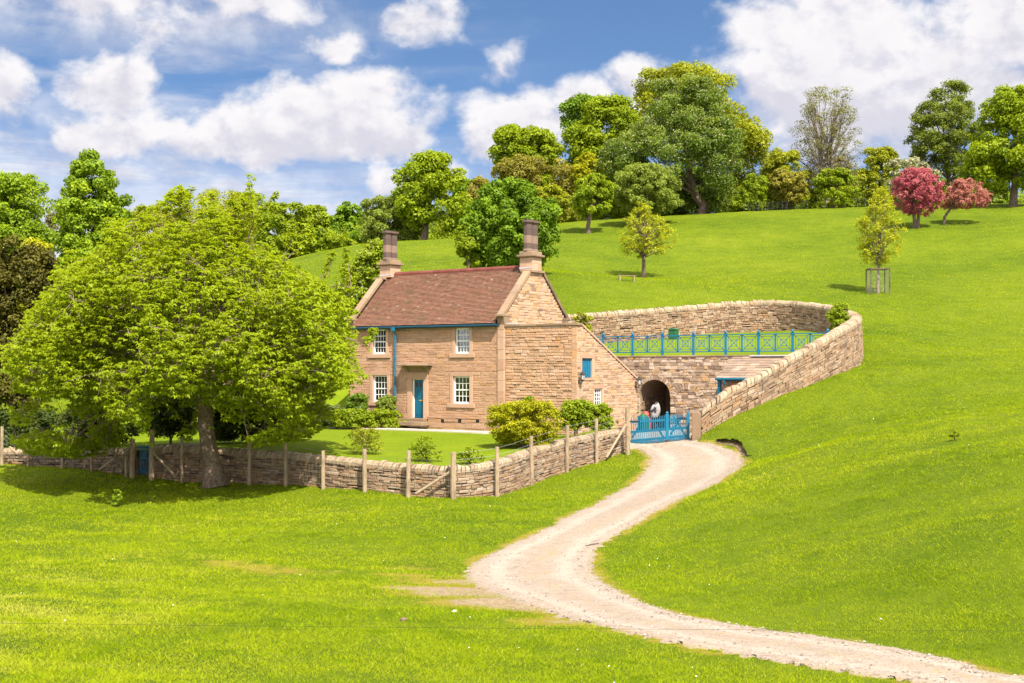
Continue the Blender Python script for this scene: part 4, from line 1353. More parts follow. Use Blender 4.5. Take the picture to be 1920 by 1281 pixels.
# stone-slated lean-to shed against the retaining wall
SHX0, SHX1 = lx(1346, 7.85), lx(1470, 7.85)
shed = empty("lean_to_shed", (HX, HYY, HZ), -TH, "lean-to shed with stone slate roof and blue gutter against the retaining wall", "shed")
EZ = lz(710, SHX0, 7.8)
mb = MB()
rows = 9
for k in range(rows):
    f0, f1 = k / rows, (k + 1) / rows + .04
    y0, y1 = 7.75 + (YARCH - .07 - 7.75) * f0, 7.75 + (YARCH - .07 - 7.75) * min(1, f1)
    z0, z1 = EZ + (RTOP - .02 - EZ) * f0 + .05, EZ + (RTOP - .02 - EZ) * min(1, f1)
    u = SHX0 - .05
    while u < SHX1:
        w = min(rnd(.35, .7), SHX1 - u + .01)
        l_ = rnd(0, .02)
        mb.add([(u + .006, y0, z0 + l_), (u + w - .006, y0, z0 + l_), (u + w - .006, y1, z1 + .02), (u + .006, y1, z1 + .02), (u + .006, y0, z0 - .035 + l_), (u + w - .006, y0, z0 - .035 + l_), (u + .006, y1, z1 - .02), (u + w - .006, y1, z1 - .02)],
               [(0, 1, 2, 3), (0, 4, 5, 1), (0, 3, 6, 4), (1, 5, 7, 2)])
        u += w
mb.build("roof", slate_stone, shed)
mb = MB(); mb.cbox(SHX0 + 1.0, SHX1, YARCH - .3, YARCH - .05, RTOP + .0, RTOP + .06, .01); mb.build("lead_flashing", lead, shed)
mb = MB()
mb.tube([(SHX0 - .05, 7.66, EZ - .02), (SHX1, 7.66, EZ - .02)], .07, 8)
mb.box(SHX0, SHX1, 7.74, 7.80, EZ - .12, EZ + .0)
mb.tube([(SHX0 + .45, 7.62, EZ - .05), (SHX0 + .45, 7.62, EZ - .2), (SHX0 + .45, 7.72, EZ - .35)], .05, 6)
mb.build("gutter", door_blue, shed)
mb = MB(); mb.cbox(SHX0 + .02, SHX0 + .18, 7.76, 7.92, FLR, EZ - .02, .01); mb.build("corner_post", door_blue, shed)
mb = MB()
coursed(mb, lambda u, z, o: (u, 8.25 - o, z), SHX0 + .1, SHX1, FLR - .2, EZ + .15, (), (.18, .3), (.3, .6), .012, (0, .03))
mb.build("back_wall", [wing_stone, mortar], shed)

# blue railing along the terrace edge
rail = empty("railing", (HX, HYY, HZ), -TH, "blue painted railing of crossed lattice panels along the terrace edge", "railing")
YR = YARCH + .22
RB = RTOP + .085
posts = [lx(px, YR) for px in (1077, 1131, 1186, 1242, 1300, 1360.5, 1422, 1486, 1552)]
RXE = posts[-1]
for x in posts:
    mb = MB()
    mb.cbox(x - .055, x + .055, YR - .055, YR + .055, RB - .08, RB + 1.16, .01)
    mb.cbox(x - .08, x + .08, YR - .08, YR + .08, RB + 1.16, RB + 1.20, .01)
    mb.tube([(x, YR, RB + 1.2), (x, YR, RB + 1.25), (x, YR, RB + 1.30), (x, YR, RB + 1.33)], [.045, .07, .05, .01], 8)
    mb.cbox(x - .07, x + .07, YR - .07, YR + .07, RB - .08, RB + .04, .01)
    mb.build("post", blue_paint, rail)
mb = MB(); mb.box(posts[0], RXE, YR - .05, YR + .05, RB + 1.075, RB + 1.125); mb.build("top_rail", blue_paint, rail)
mb = MB(); mb.box(posts[0], RXE, YR - .03, YR + .03, RB + .17, RB + .225); mb.build("bottom_rail", blue_paint, rail)
for a, b in zip(posts[:-1], posts[1:]):
    m_ = (a + b) / 2
    mb = MB()
    mb.box(m_ - .035, m_ + .035, YR - .04, YR + .04, RB + .226, RB + 1.074)
    for (p, q) in ((a + .056, m_ - .036), (m_ + .036, b - .056)):
        z0, z1 = RB + .226, RB + 1.074
        mb.bar((p, YR - .008, z0), (q, YR - .008, z1), .016, .030); mb.bar((p, YR + .012, z1), (q, YR + .012, z0), .016, .030)
        for f_ in (.40, .78):
            cx_, cz_ = (p + q) / 2, (z0 + z1) / 2
            hx_, hz_ = (q - p) / 2 * f_, (z1 - z0) / 2 * f_
            for (s, e) in (((-1, -1), (1, -1)), ((1, -1), (1, 1)), ((1, 1), (-1, 1)), ((-1, 1), (-1, -1))):
                mb.bar((cx_ + s[0] * hx_, YR + .002, cz_ + s[1] * hz_), (cx_ + e[0] * hx_, YR + .002, cz_ + e[1] * hz_), .018, .026)
    mb.build("lattice_panel", blue_paint, rail)

# ------------------------------------------------------------------ dry stone walls
def dry_wall(path, name, label, mats, thick, course, ln, cope_h, cope_l, cope_mat):
    P_ = np.array(path)
    d = np.r_[0, np.cumsum(np.hypot(np.diff(P_[:, 0]), np.diff(P_[:, 1])))]
    L = d[-1]
    def pos(s):
        return np.array([np.interp(s, d, P_[:, k]) for k in range(4)])
    def nrm(s):
        a, b = pos(max(0, s - .3)), pos(min(L, s + .3))
        v = b[:2] - a[:2]; v /= np.linalg.norm(v) + 1e-9
        return np.array([v[1], -v[0]])
    st, core, cp = MB(), MB(), MB()
    maxh = float(np.max(P_[:, 2] - P_[:, 3])) + .45
    z = 0.0
    k = 0
    while z < maxh:
        h = rnd(*course) * (1 + .25 * min(1, z / 1.5))
        s = rnd(-.2, 0)
        while s < L:
            ll = rnd(*ln) * (1.0 + .4 * (random.random() < .2))
            s0, s1 = max(0, s + .008), min(L, s + ll - .008)
            s += ll
            if s1 - s0 < .04: continue
            p0, p1 = pos(s0), pos(s1)
            top_ = (p0[2] + p1[2]) / 2 - cope_h * .93
            if top_ - z < min(p0[3], p1[3]) - .35: continue
            n0, n1 = nrm(s0), nrm(s1)
            zt0, zt1 = p0[2] - cope_h * .93 - z, p1[2] - cope_h * .93 - z
            batter = .05 * z
            j = lambda: rnd(-.016, .016)
            if random.random() < .10: hh = h * rnd(.55, .8)
            else: hh = h
            vs_ = []
            for side_ in (1, -1):
                o_ = thick / 2 + batter + rnd(-.02, .045)
                c_ = .02
                A0 = p0[:2] + n0 * side_ * (o_ - .02); A1 = p1[:2] + n1 * side_ * (o_ - .02)
                e0, e1 = (p1[:2] - p0[:2]) / max(.04, s1 - s0) * c_, None
                B0 = p0[:2] + n0 * side_ * o_ + e0; B1 = p1[:2] + n1 * side_ * o_ - e0
                vs_.append([(A0[0], A0[1], zt0 - hh + .006 + j()), (A1[0], A1[1], zt1 - hh + .006 + j()), (A1[0], A1[1], zt1 - .006 + j()), (A0[0], A0[1], zt0 - .006 + j()),
                            (B0[0], B0[1], zt0 - hh + c_ + j()), (B1[0], B1[1], zt1 - hh + c_ + j()), (B1[0], B1[1], zt1 - c_ + j()), (B0[0], B0[1], zt0 - c_ + j())])
            a_, b_ = vs_
            fs = [(4, 5, 6, 7), (0, 1, 5, 4), (1, 2, 6, 5), (2, 3, 7, 6), (3, 0, 4, 7), (12, 13, 14, 15), (8, 9, 13, 12), (9, 10, 14, 13), (10, 11, 15, 14), (11, 8, 12, 15), (3, 2, 10, 11), (0, 1, 9, 8), (0, 3, 11, 8), (1, 2, 10, 9)]
            st.add(a_ + b_, fs, 0)
        z += h
    # dark hearting
    n = int(L / .5)
    for i in range(n):
        p0, p1 = pos(L * i / n), pos(L * (i + 1) / n)
        n0, n1 = nrm(L * i / n), nrm(L * (i + 1) / n)
        w = thick / 2 - .075
        vs_ = []
        for (p, q) in ((p0, n0), (p1, n1)):
            for sg in (1, -1):
                for zz in (min(p[3], p[2] - .5) - .5, p[2] - cope_h * 1.05):
                    vs_.append((p[0] + q[0] * sg * w, p[1] + q[1] * sg * w, zz))
        st.add(vs_, [(0, 1, 5, 4), (2, 3, 7, 6), (1, 3, 7, 5), (0, 2, 3, 1), (4, 5, 7, 6)], 1)
    # coping stones set on edge, leaning
    s = 0.0
    lean = .05
    while s < L - .05:
        ll = rnd(*cope_l)
        s0, s1 = s + .006, min(L, s + ll - .006)
        s += ll
        hh = cope_h * rnd(.86, 1.16)
        p0, p1 = pos(s0), pos(s1)
        n0 = nrm((s0 + s1) / 2)
        dv = (p1[:2] - p0[:2]); dl = np.linalg.norm(dv)
        if dl < .03: continue
        dv = dv / dl
        w = thick / 2 + rnd(.0, .05)
        ln_ = lean + rnd(-.03, .03)
        vs_ = []
        for (p, q) in ((p0, 0), (p1, 1)):
            zb = p[2] - cope_h
            for (o_, z_, in_) in ((w, .0, 0), (w + .01, hh * .45, .01), (w * .80, hh * .85, .02), (w * .4, hh, .03), (-w * .4, hh, .03), (-w * .80, hh * .85, .02), (-w - .01, hh * .45, .01), (-w, 0, 0)):
                sh_ = ln_ * z_ / hh + (in_ if q == 0 else -in_) * .6
                vs_.append((p[0] + n0[0] * o_ + dv[0] * sh_ + rnd(-.008, .008), p[1] + n0[1] * o_ + dv[1] * sh_ + rnd(-.008, .008), zb + z_ + rnd(-.008, .008)))
        m_ = 8
        cp.add(vs_, [(k, (k + 1) % m_, (k + 1) % m_ + m_, k + m_) for k in range(m_)] + [tuple(range(m_)), tuple(range(2 * m_ - 1, m_ - 1, -1))])
    r = empty(name, (0, 0, 0), 0, label, "wall")
    st.build("stonework", [mats, dark_gap], r)
    cp.build("coping", cope_mat, r)
    return r
gw_a = [p for p in gw_path if p[0] <= wx_(257, 56.8)]
gw_b = [p for p in gw_path if p[0] >= wx_(283, 56.4)]
dry_wall(gw_a, "garden_wall", "drystone garden wall in deep shade left of the small blue gate", shaded_dry_stone, .46, (.08, .15), (.16, .42), .26, (.10, .19), coping_stone)
dry_wall(gw_b, "garden_wall", "drystone garden wall curving round the lawn below the cottage", dry_stone, .46, (.08, .15), (.16, .42), .26, (.10, .19), coping_stone)
rw_build = [(p[0], p[1], p[2], min(p[3], float(zterr(p[0], p[1])) if local_y(p[0], p[1]) > YARCH else -3.45)) for p in rw_path]
dry_wall(rw_build, "yard_wall", "tall drystone wall with rounded copings sweeping around yard and terrace", dry_stone, .56, (.09, .17), (.18, .5), .34, (.15, .27), coping_stone)

# stone gate post with rounded head
gp = at(1306, 828, 61.6)
mb = MB()
prof = [(-.20, -.2), (-.205, 1.25), (-.17, 1.36), (-.08, 1.42), (.08, 1.42), (.17, 1.36), (.205, 1.25), (.20, -.2)]
mb.prism(prof, -.26, .26, 'y')
o = mb.build("gate_post", weathered_ashlar)
o.location = gp; o.rotation_euler = (0, 0, math.radians(-12))
bv = o.modifiers.new('bevel', 'BEVEL'); bv.width = .03; bv.segments = 2
tag(o, "squat stone gate post with rounded head at the end of the tall drystone wall", "gate post")

# blue picket gate: a wide and a narrow leaf meeting at a stout post
gl_, gr_ = Vector(gate_l), Vector(gate_r)
gdir = (gr_ - gl_); glen = Vector((gdir.x, gdir.y, 0)).length
gang = math.atan2(gdir.y, gdir.x)
gz = min(gl_.z, gr_.z)
def zrel(u): return gl_.z + (gr_.z - gl_.z) * u / glen - gl_.z
gate = empty("picket_gate", gl_, gang, "wide blue picket gate with two leaves across the gravel drive", "gate")
um = glen * (1252 - 1181) / (1291 - 1181) * .985
def leaf(u0, u1, name, np_, label=None):
    mb = MB()
    zf_ = lambda u: zrel(u) + .02
    for zz, h in ((.16, .11), (.58, .12), (1.06, .11)):
        mb.bar((u0, .0, zf_(u0) + zz * (1 - .1 * u0 / glen)), (u1, .0, zf_(u1) + zz * (1 - .1 * u1 / glen)), .045, h)
    for k in range(np_):
        u = u0 + (u1 - u0) * (k + .5) / np_
        z0 = zf_(u)
        hh = 1.30 - .13 * u / glen + (.02 if k % 2 else 0)
        w = .021
        mb.box(u - w, u + w, -.047, -.024, z0 - .03, z0 + hh - .05)
        mb.add([(u - w, -.047, z0 + hh - .05), (u + w, -.047, z0 + hh - .05), (u + w, -.024, z0 + hh - .05), (u - w, -.024, z0 + hh - .05), (u, -.047, z0 + hh + .02), (u, -.024, z0 + hh + .02)], [(0, 1, 4), (3, 5, 2), (1, 2, 5, 4), (0, 4, 5, 3)])
        if k < np_ - 1:
            u2 = u0 + (u1 - u0) * (k + 1) / np_
            mb.box(u2 - .011, u2 + .011, -.045, -.024, z0 - .03, z0 + .64)
    z0 = (zf_(u0) + zf_(u1)) / 2
    mb.bar((u0 + .06, .035, z0 + .2), (u0 + .6, .035, z0 + 1.1), .02, .09)
    mb.bar((u1 - .06, .035, z0 + .2), (u1 - .6, .035, z0 + 1.1), .02, .09)
    o = mb.build(name, blue_paint, gate)
    hb = MB()
    hb.bar((u0 - .05 if u0 < um - .2 else u1 + .05, -.052, z0 + 1.02), (u0 + .45 if u0 < um - .2 else u1 - .45, -.052, z0 + 1.02), .012, .05)
    hb.build("strap_hinge", black_iron, o)
    return o
leaf(.03, um - .09, "gate_leaf", 16)
leaf(um + .09, glen - .10, "gate_leaf", 8)
for u, w, h in ((um, .085, 1.28), (glen - .03, .075, 1.20)):
    mb = MB()
    zb = zrel(u)
    mb.cbox(u - w, u + w, -.08, .08, zb - .3 if u > um else zb + .05, zb + h, .012)
    mb.tube([(u, 0, zb + h), (u, 0, zb + h + .05), (u, 0, zb + h + .12), (u, 0, zb + h + .14)], [w * .6, w * .9, w * .6, .01], 8)
    mb.build("gate_stile", blue_paint, gate)

# small blue gate under the cherry tree
sg0, sg1 = at(262, 893, 56.6), at(281, 894, 56.3)
dv = sg1 - sg0
sgate = empty("garden_gate", sg0, math.atan2(dv.y, dv.x), "narrow blue slatted garden gate between two posts in the shade of the tree", "gate")
L = Vector((dv.x, dv.y, 0)).length
for k in range(6):
    mb = MB(); u = L * (k + .5) / 6
    mb.cbox(u - .018, u + .018, -.03, -.008, .06, 1.38 + .05 * math.sin(k / 5 * math.pi), .004)
    mb.build("slat", blue_paint, sgate)
for z in (.2, .75, 1.22):
    mb = MB(); mb.box(0, L, -.007, .03, z, z + .07); mb.build("rail", blue_paint, sgate)

steps = empty("garden_steps", sg0 + Vector((.3, .35, 0)), math.atan2(dv.y, dv.x), "stone steps in deep shade behind the narrow blue garden gate", "steps")
for k in range(7):
    mb = MB(); mb.cbox(-.9, .75, .1 + k * .32, 3.2, -.3 + k * .22, -.08 + k * .22 - .003, .015); mb.build("step", shaded_dry_stone, steps)
mb = MB()
for sx_ in (-1.02, .87):
    coursed(mb, lambda u, z, o: (sx_ + (o if sx_ < 0 else -o), u, z), -.05, 3.2, -.4, 1.22, (), (.12, .2), (.2, .4), .012, (0, .03))
mb.build("side_wall", [shaded_dry_stone, dark_gap], steps)

# post and wire fence along the outside of the garden wall
fence = empty("post_and_wire_fence", at(850, 930, 50), 0, "weathered wooden post and wire netting fence along the outside of the garden wall", "fence")
f0 = Vector(fence.location)
PO = [(3, 800, 865, 57.3, .07), (53, 849, 867, 57.2, .06), (117, 850, 872, 57.0, .07), (172, 852, 879, 56.7, .06), (236, 856, 889, 56.2, .06), (248, 824, 892, 56.0, .11), (284, 806, 896, 55.6, .11), (341, 821, 899, 55.3, .06),
      (467, 828, 903, 54.3, .08), (536, 830, 907, 53.2, .08), (606, 845, 915, 52.0, .08), (684, 842, 919, 51.0, .085), (765, 845, 928, 50.2, .085), (850, 848, 932, 49.8, .11), (932, 838, 925, 51.2, .085), (997, 818, 902, 54.2, .09), (1063, 797, 882, 57.2, .09), (1119, 785, 863, 59.5, .085), (1177, 764, 843, 60.9, .115)]
tops = []
for (px, y0, y1, Yp, w) in PO:
    b_ = at(px, y1, Yp); t_ = at(px, y0, Yp)
    mb = MB()
    jx, jy = rnd(-.03, .03), rnd(-.03, .03)
    mb.tube([b_ - f0 - Vector((0, 0, .3)), (b_ + t_) / 2 - f0 + Vector((jx * .5, jy * .5, 0)), t_ - f0 + Vector((jx, jy, 0))], [w * 1.02, w, w * .95], 8)
    mb.build("post", post_wood, fence)
    tops.append((t_ - f0 + Vector((jx, jy, 0)), b_ - f0))
def brace(p0, p1, Y0, Y1, w=.06):
    mb = MB(); mb.tube([at(*p0, Y0) - f0, at(*p1, Y1) - f0], w, 7); mb.build("brace", post_wood, fence)
brace((780, 926), (846, 884), 50.1, 49.95); brace((1137, 858), (1174, 796), 59.9, 60.8); brace((288, 850), (329, 893), 55.5, 55.3, .05); brace((186, 882), (214, 860), 56.5, 56.3, .05); brace((18, 838), (50, 866), 57.2, 57.1, .05)
for (a, b), (t2, b2) in zip(tops[:-1], tops[1:]):
    if abs((a - t2).length - 0) < 1.15: continue
    wr = MB()
    H0, H1 = a - b, t2 - b2
    for f_ in (.97, .82, .68, .54, .40, .26, .12):
        p, q = b + H0 * f_, b2 + H1 * f_
        m_ = (p + q) / 2 - Vector((0, 0, .015))
        wr.tube([p, m_, q], .0035, 3, cap=False)
    n = int((b2 - b).length / .18)
    for k in range(1, n):
        p = b.lerp(b2, k / n); h_ = H0.lerp(H1, k / n)
        wr.tube([p + h_ * .12, p + h_ * .82], .0022, 3, cap=False)
    wr.build("wire_netting", wire_steel, fence)

# small things in the yard and on the terrace
gb = empty("garden_bin", (0, 0, 0), -TH, "small dark green lidded bin against the back terrace wall", "bin")
bp = at(1263, 629, 88.0); bp.z = float(zterr(bp.x, bp.y))
gb.location = bp
mb = MB(); mb.cbox(-.28, .28, -.25, .25, 0, .62, .02); mb.build("bin_body", green_plastic, gb)
mb = MB(); mb.prism([(-.31, .63), (.31, .63), (.31, .68), (.1, .76), (-.1, .76), (-.31, .68)], -.28, .28, 'y'); mb.build("lid", green_plastic, gb)

tx, ty = loc2w(lx(1226, YARCH - .6), YARCH - .6)
tarp = empty("garden_parasol", (tx, ty, -3.42), -TH + .3, "folded white cloth cover with grey marks standing in the mouth of the archway", "cover")
# slumped white cloth: a leaning rounded bundle
vs_, fs = [], []
R1, R2 = 12, 16
for i in range(R1 + 1):
    for j in range(R2):
        a_ = 2 * math.pi * j / R2; f_ = i / R1
        r_ = .20 * math.sin(math.pi * min(.985, .12 + f_ * .88)) ** .28 * (1 + .16 * math.sin(3 * a_ + 4 * f_) + .08 * math.sin(7 * a_))
        vs_.append((r_ * math.cos(a_) * 1.35 + .12 * f_, r_ * math.sin(a_) * .7, .85 + .78 * f_ + .09 * math.sin(a_ + .6) * f_))
for i in range(R1):
    for j in range(R2):
        fs.append((i * R2 + j, i * R2 + (j + 1) % R2, (i + 1) * R2 + (j + 1) % R2, (i + 1) * R2 + j))
mb = MB(); mb.add(vs_, fs); mb.build("cloth", white_cloth, tarp, smooth=True)
mb = MB()
for (x, z, w, r_) in ((.02, 1.28, .26, .6), (.10, 1.38, .14, -.4), (-.08, 1.2, .16, .3), (.12, 1.2, .14, .9)):
    mb.bar((x - w / 2, -.175 + abs(x) * .08, z - w * r_ / 3), (x + w / 2, -.175 + abs(x) * .08, z + w * r_ / 3), .03, .06)
mb.build("grey_marks", black_iron, tarp)
mb = MB(); mb.tube([(0, 0, 0), (.03, 0, .6)], .03, 8); mb.cbox(-.25, .25, -.25, .25, 0, .1, .02); mb.build("stand", black_iron, tarp)
def tub(px, yl, mat, label, r_=.32, h=.75):
    X_, Y_ = loc2w(lx(px, yl), yl)
    mb = MB()
    mb.tube([(0, 0, 0), (0, 0, h * .6), (0, 0, h * .85), (0, 0, h)], [r_ * .8, r_, r_ * .8, r_ * .35], 12)
    mb.tube([(0, 0, h * .58), (0, 0, h * .66)], [r_ * 1.08, r_ * 1.08], 12)
    o = mb.build("garden_tub", mat, smooth=False); o.location = (X_, Y_, -3.42)
    tag(o, label, "tub")
tub(1206, 8.6, green_plastic, "green domed plastic tub just behind the blue gate", .34, 1.06)
tub(1211, 9.3, red_plastic, "red plastic tub behind the green one by the archway", .30, 1.17)

# eroded lip of turf on the bank by the drive
lip = [hit(px, py) for px, py in ((1343, 826), (1352, 828), (1362, 829), (1372, 830), (1382, 830), (1390, 832), (1396, 838), (1400, 845), (1404, 853), (1405, 856))]
lipz = [zt1(*p) for p in lip]
lp = spline([(p[0], p[1], z) for p, z in zip(lip, lipz)], 3)
so_, tf_ = MB(), MB()
vs_ = []
n = len(lp)
for i, p in enumerate(lp):
    d = lp[min(n - 1, i + 1)] - lp[max(0, i - 1)]; nn = np.array([d[1], -d[0]]); nn /= np.linalg.norm(nn) + 1e-9   # points to the drive side
    k = math.sin(math.pi * (i + .35) / (n)) ** .5
    h = (.20 + rnd(-.05, .06)) * k
    b_ = p[:2] + nn * (.34 * k + rnd(-.03, .03))
    t_ = p[:2] - nn * .10; o_ = p[:2] + nn * (.18 + rnd(-.05, .05)) * k; r_ = p[:2] - nn * 1.0
    zb, zr_ = zt1(*b_) + .012, zt1(*r_) + .0
    vs_ += [(b_[0], b_[1], zb), (t_[0], t_[1], p[2] + h * .25), (t_[0] + nn[0] * .05, t_[1] + nn[1] * .05, p[2] + h * .8), (o_[0], o_[1], p[2] + h * .85), (o_[0] - nn[0] * .02, o_[1] - nn[1] * .02, p[2] + h), (p[0] - nn[0] * .35, p[1] - nn[1] * .35, p[2] + h * .75), (r_[0], r_[1], zr_ - .01)]
so_.add(vs_, [(i * 7 + k, (i + 1) * 7 + k, (i + 1) * 7 + k + 1, i * 7 + k + 1) for i in range(n - 1) for k in (0, 1, 2)])
tf_.add(vs_, [(i * 7 + k, (i + 1) * 7 + k, (i + 1) * 7 + k + 1, i * 7 + k + 1) for i in range(n - 1) for k in (3, 4, 5)])
o = so_.build("bank", soil_m); tag(o, kind='structure')
o = tf_.build("bank_turf", meadow, smooth=True); tag(o, kind='structure')

# bench by the apple tree
bx, by = hit(1175, 527)
bench = empty("bench", (bx, by, zt1(bx, by)), .1, "low wooden bench on the hillside beside the small apple tree", "bench")
mb = MB()
for k in range(4): mb.cbox(-.8, .8, -.22 + k * .115, -.12 + k * .115, .42, .46, .006)
mb.build("seat", post_wood, bench)
for x in (-.6, .6):
    mb = MB(); mb.cbox(x - .05, x + .05, -.2, .2, -.1, .42, .01); mb.build("leg", post_wood, bench)

# stick and stones lying about
sx0, sy0 = hit(1098, 1027); sx1, sy1 = hit(1124, 1023)
mb = MB(); mb.tube([(sx0, sy0, zt1(sx0, sy0) + .05), ((sx0 + sx1) / 2, (sy0 + sy1) / 2 + .03, zt1((sx0 + sx1) / 2, (sy0 + sy1) / 2) + .06), (sx1, sy1, zt1(sx1, sy1) + .06)], [.012, .016, .010], 5)
tag(mb.build("stick", bark), "thin brown stick lying on the gravel of the bend", "stick")
def rock(px, py, r_, mat, label):
    x, y = hit(px, py)
    vs_, fs = [], []
    for i in range(6):
        for j in range(8):
            a_, e_ = 2 * math.pi * j / 8, math.pi * (i / 5 - .5)
            q = r_ * rnd(.85, 1.15)
            vs_.append((q * math.cos(e_) * math.cos(a_) * 1.3, q * math.cos(e_) * math.sin(a_), q * math.sin(e_) * .7))
    for i in range(5):
        for j in range(8):
            fs.append((i * 8 + j, i * 8 + (j + 1) % 8, (i + 1) * 8 + (j + 1) % 8, (i + 1) * 8 + j))
    mb = MB(); mb.add(vs_, fs); o = mb.build("rock", mat); o.location = (x, y, zt1(x, y) + r_ * .4)
    tag(o, label, "rock")
rock(757, 1164, .05, chimney_stone, "small brown stone lying alone in the foreground grass")
rock(852, 1148, .035, white_paint, "small pale stone in the grass near the bend of the drive")

# low strained wire in front of the camera, with its posts either side
wf = empty("strained_wire_fence", (0, 9.0, 0), 0, "single thin strained wire crossing the foreground grass", "fence")
mb = MB()
z_l, z_r = wz_(1166, 9.0), wz_(1184, 9.0)
mb.tube([(-4.4 + 8.8 * k / 12, 0, z_l + (z_r - z_l) * k / 12 - .012 * math.sin(math.pi * k / 12)) for k in range(13)], .0010, 4, cap=False)
mb.build("wire", dark_wire, wf)
for x in (-4.4, 4.4):
    mb = MB(); zz = zt1(x, 9.0); mb.tube([(x, 0, zz - .3), (x, 0, zz + 1.1)], .05, 8); mb.build("post", post_wood, wf)

# ------------------------------------------------------------------ foliage
def unit(v): return v / (np.linalg.norm(v, axis=-1, keepdims=True) + 1e-9)
def rdir(n): return unit(RNG.normal(size=(n, 3)))

def diamonds(c, nrm, size, aspect=.62):
    n = len(c)
    t_ = unit(np.cross(nrm, rdir(n)))
    b_ = np.cross(nrm, t_)
    s = size[:, None]
    bend = nrm * s * .18
    V = np.stack([c + t_ * s - bend, c + b_ * s * aspect, c - t_ * s - bend, c - b_ * s * aspect], 1).reshape(-1, 3)
    Fq = np.arange(n * 4).reshape(n, 4)
    return V, Fq

class Crown:
    """an envelope traced from rows of the photo (row, left, right), carried to its own distance"""
    def __init__(self, rows, Y, depth):
        r = sorted(rows, key=lambda q: -q[0])            # bottom first
        self.z = np.array([wz_(q[0], Y) for q in r])
        self.xl = np.array([wx_(q[1], Y) for q in r]); self.xr = np.array([wx_(q[2], Y) for q in r])
        self.Y, self.depth = Y, depth
        self.zz = np.linspace(self.z[0], self.z[-1], 200)
        w = (np.interp(self.zz, self.z, self.xr) - np.interp(self.zz, self.z, self.xl)) / 2
        self.w = w
        self.p = np.cumsum(w ** 1.4 + 1e-4); self.p /= self.p[-1]
        # depth follows a smoothed width so that the crown is round seen from the side too
        self.wd = np.convolve(np.pad(w, 30, 'edge'), np.ones(61) / 61, 'valid') * .5 + w * .5
    def sample(self, n, lo=.25, shrink=0.0):
        z = np.interp(RNG.random(n), self.p, self.zz)
        a = RNG.random(n) * 2 * np.pi
        r = np.sqrt(lo + (1 - lo) * RNG.random(n))
        xl, xr = np.interp(z, self.z, self.xl), np.interp(z, self.z, self.xr)
        rx = np.maximum((xr - xl) / 2 - shrink, .05); ry = np.maximum(np.interp(z, self.zz, self.wd) * self.depth - shrink, .05)
        return np.stack([(xl + xr) / 2 + rx * r * np.cos(a), self.Y + ry * r * np.sin(a), z], 1)

def bezier(a, b, c, n=6):
    a, b, c = Vector(a), Vector(b), Vector(c)
    return [a * (1 - s) ** 2 + b * 2 * s * (1 - s) + c * s * s for s in [k / n for k in range(n + 1)]]

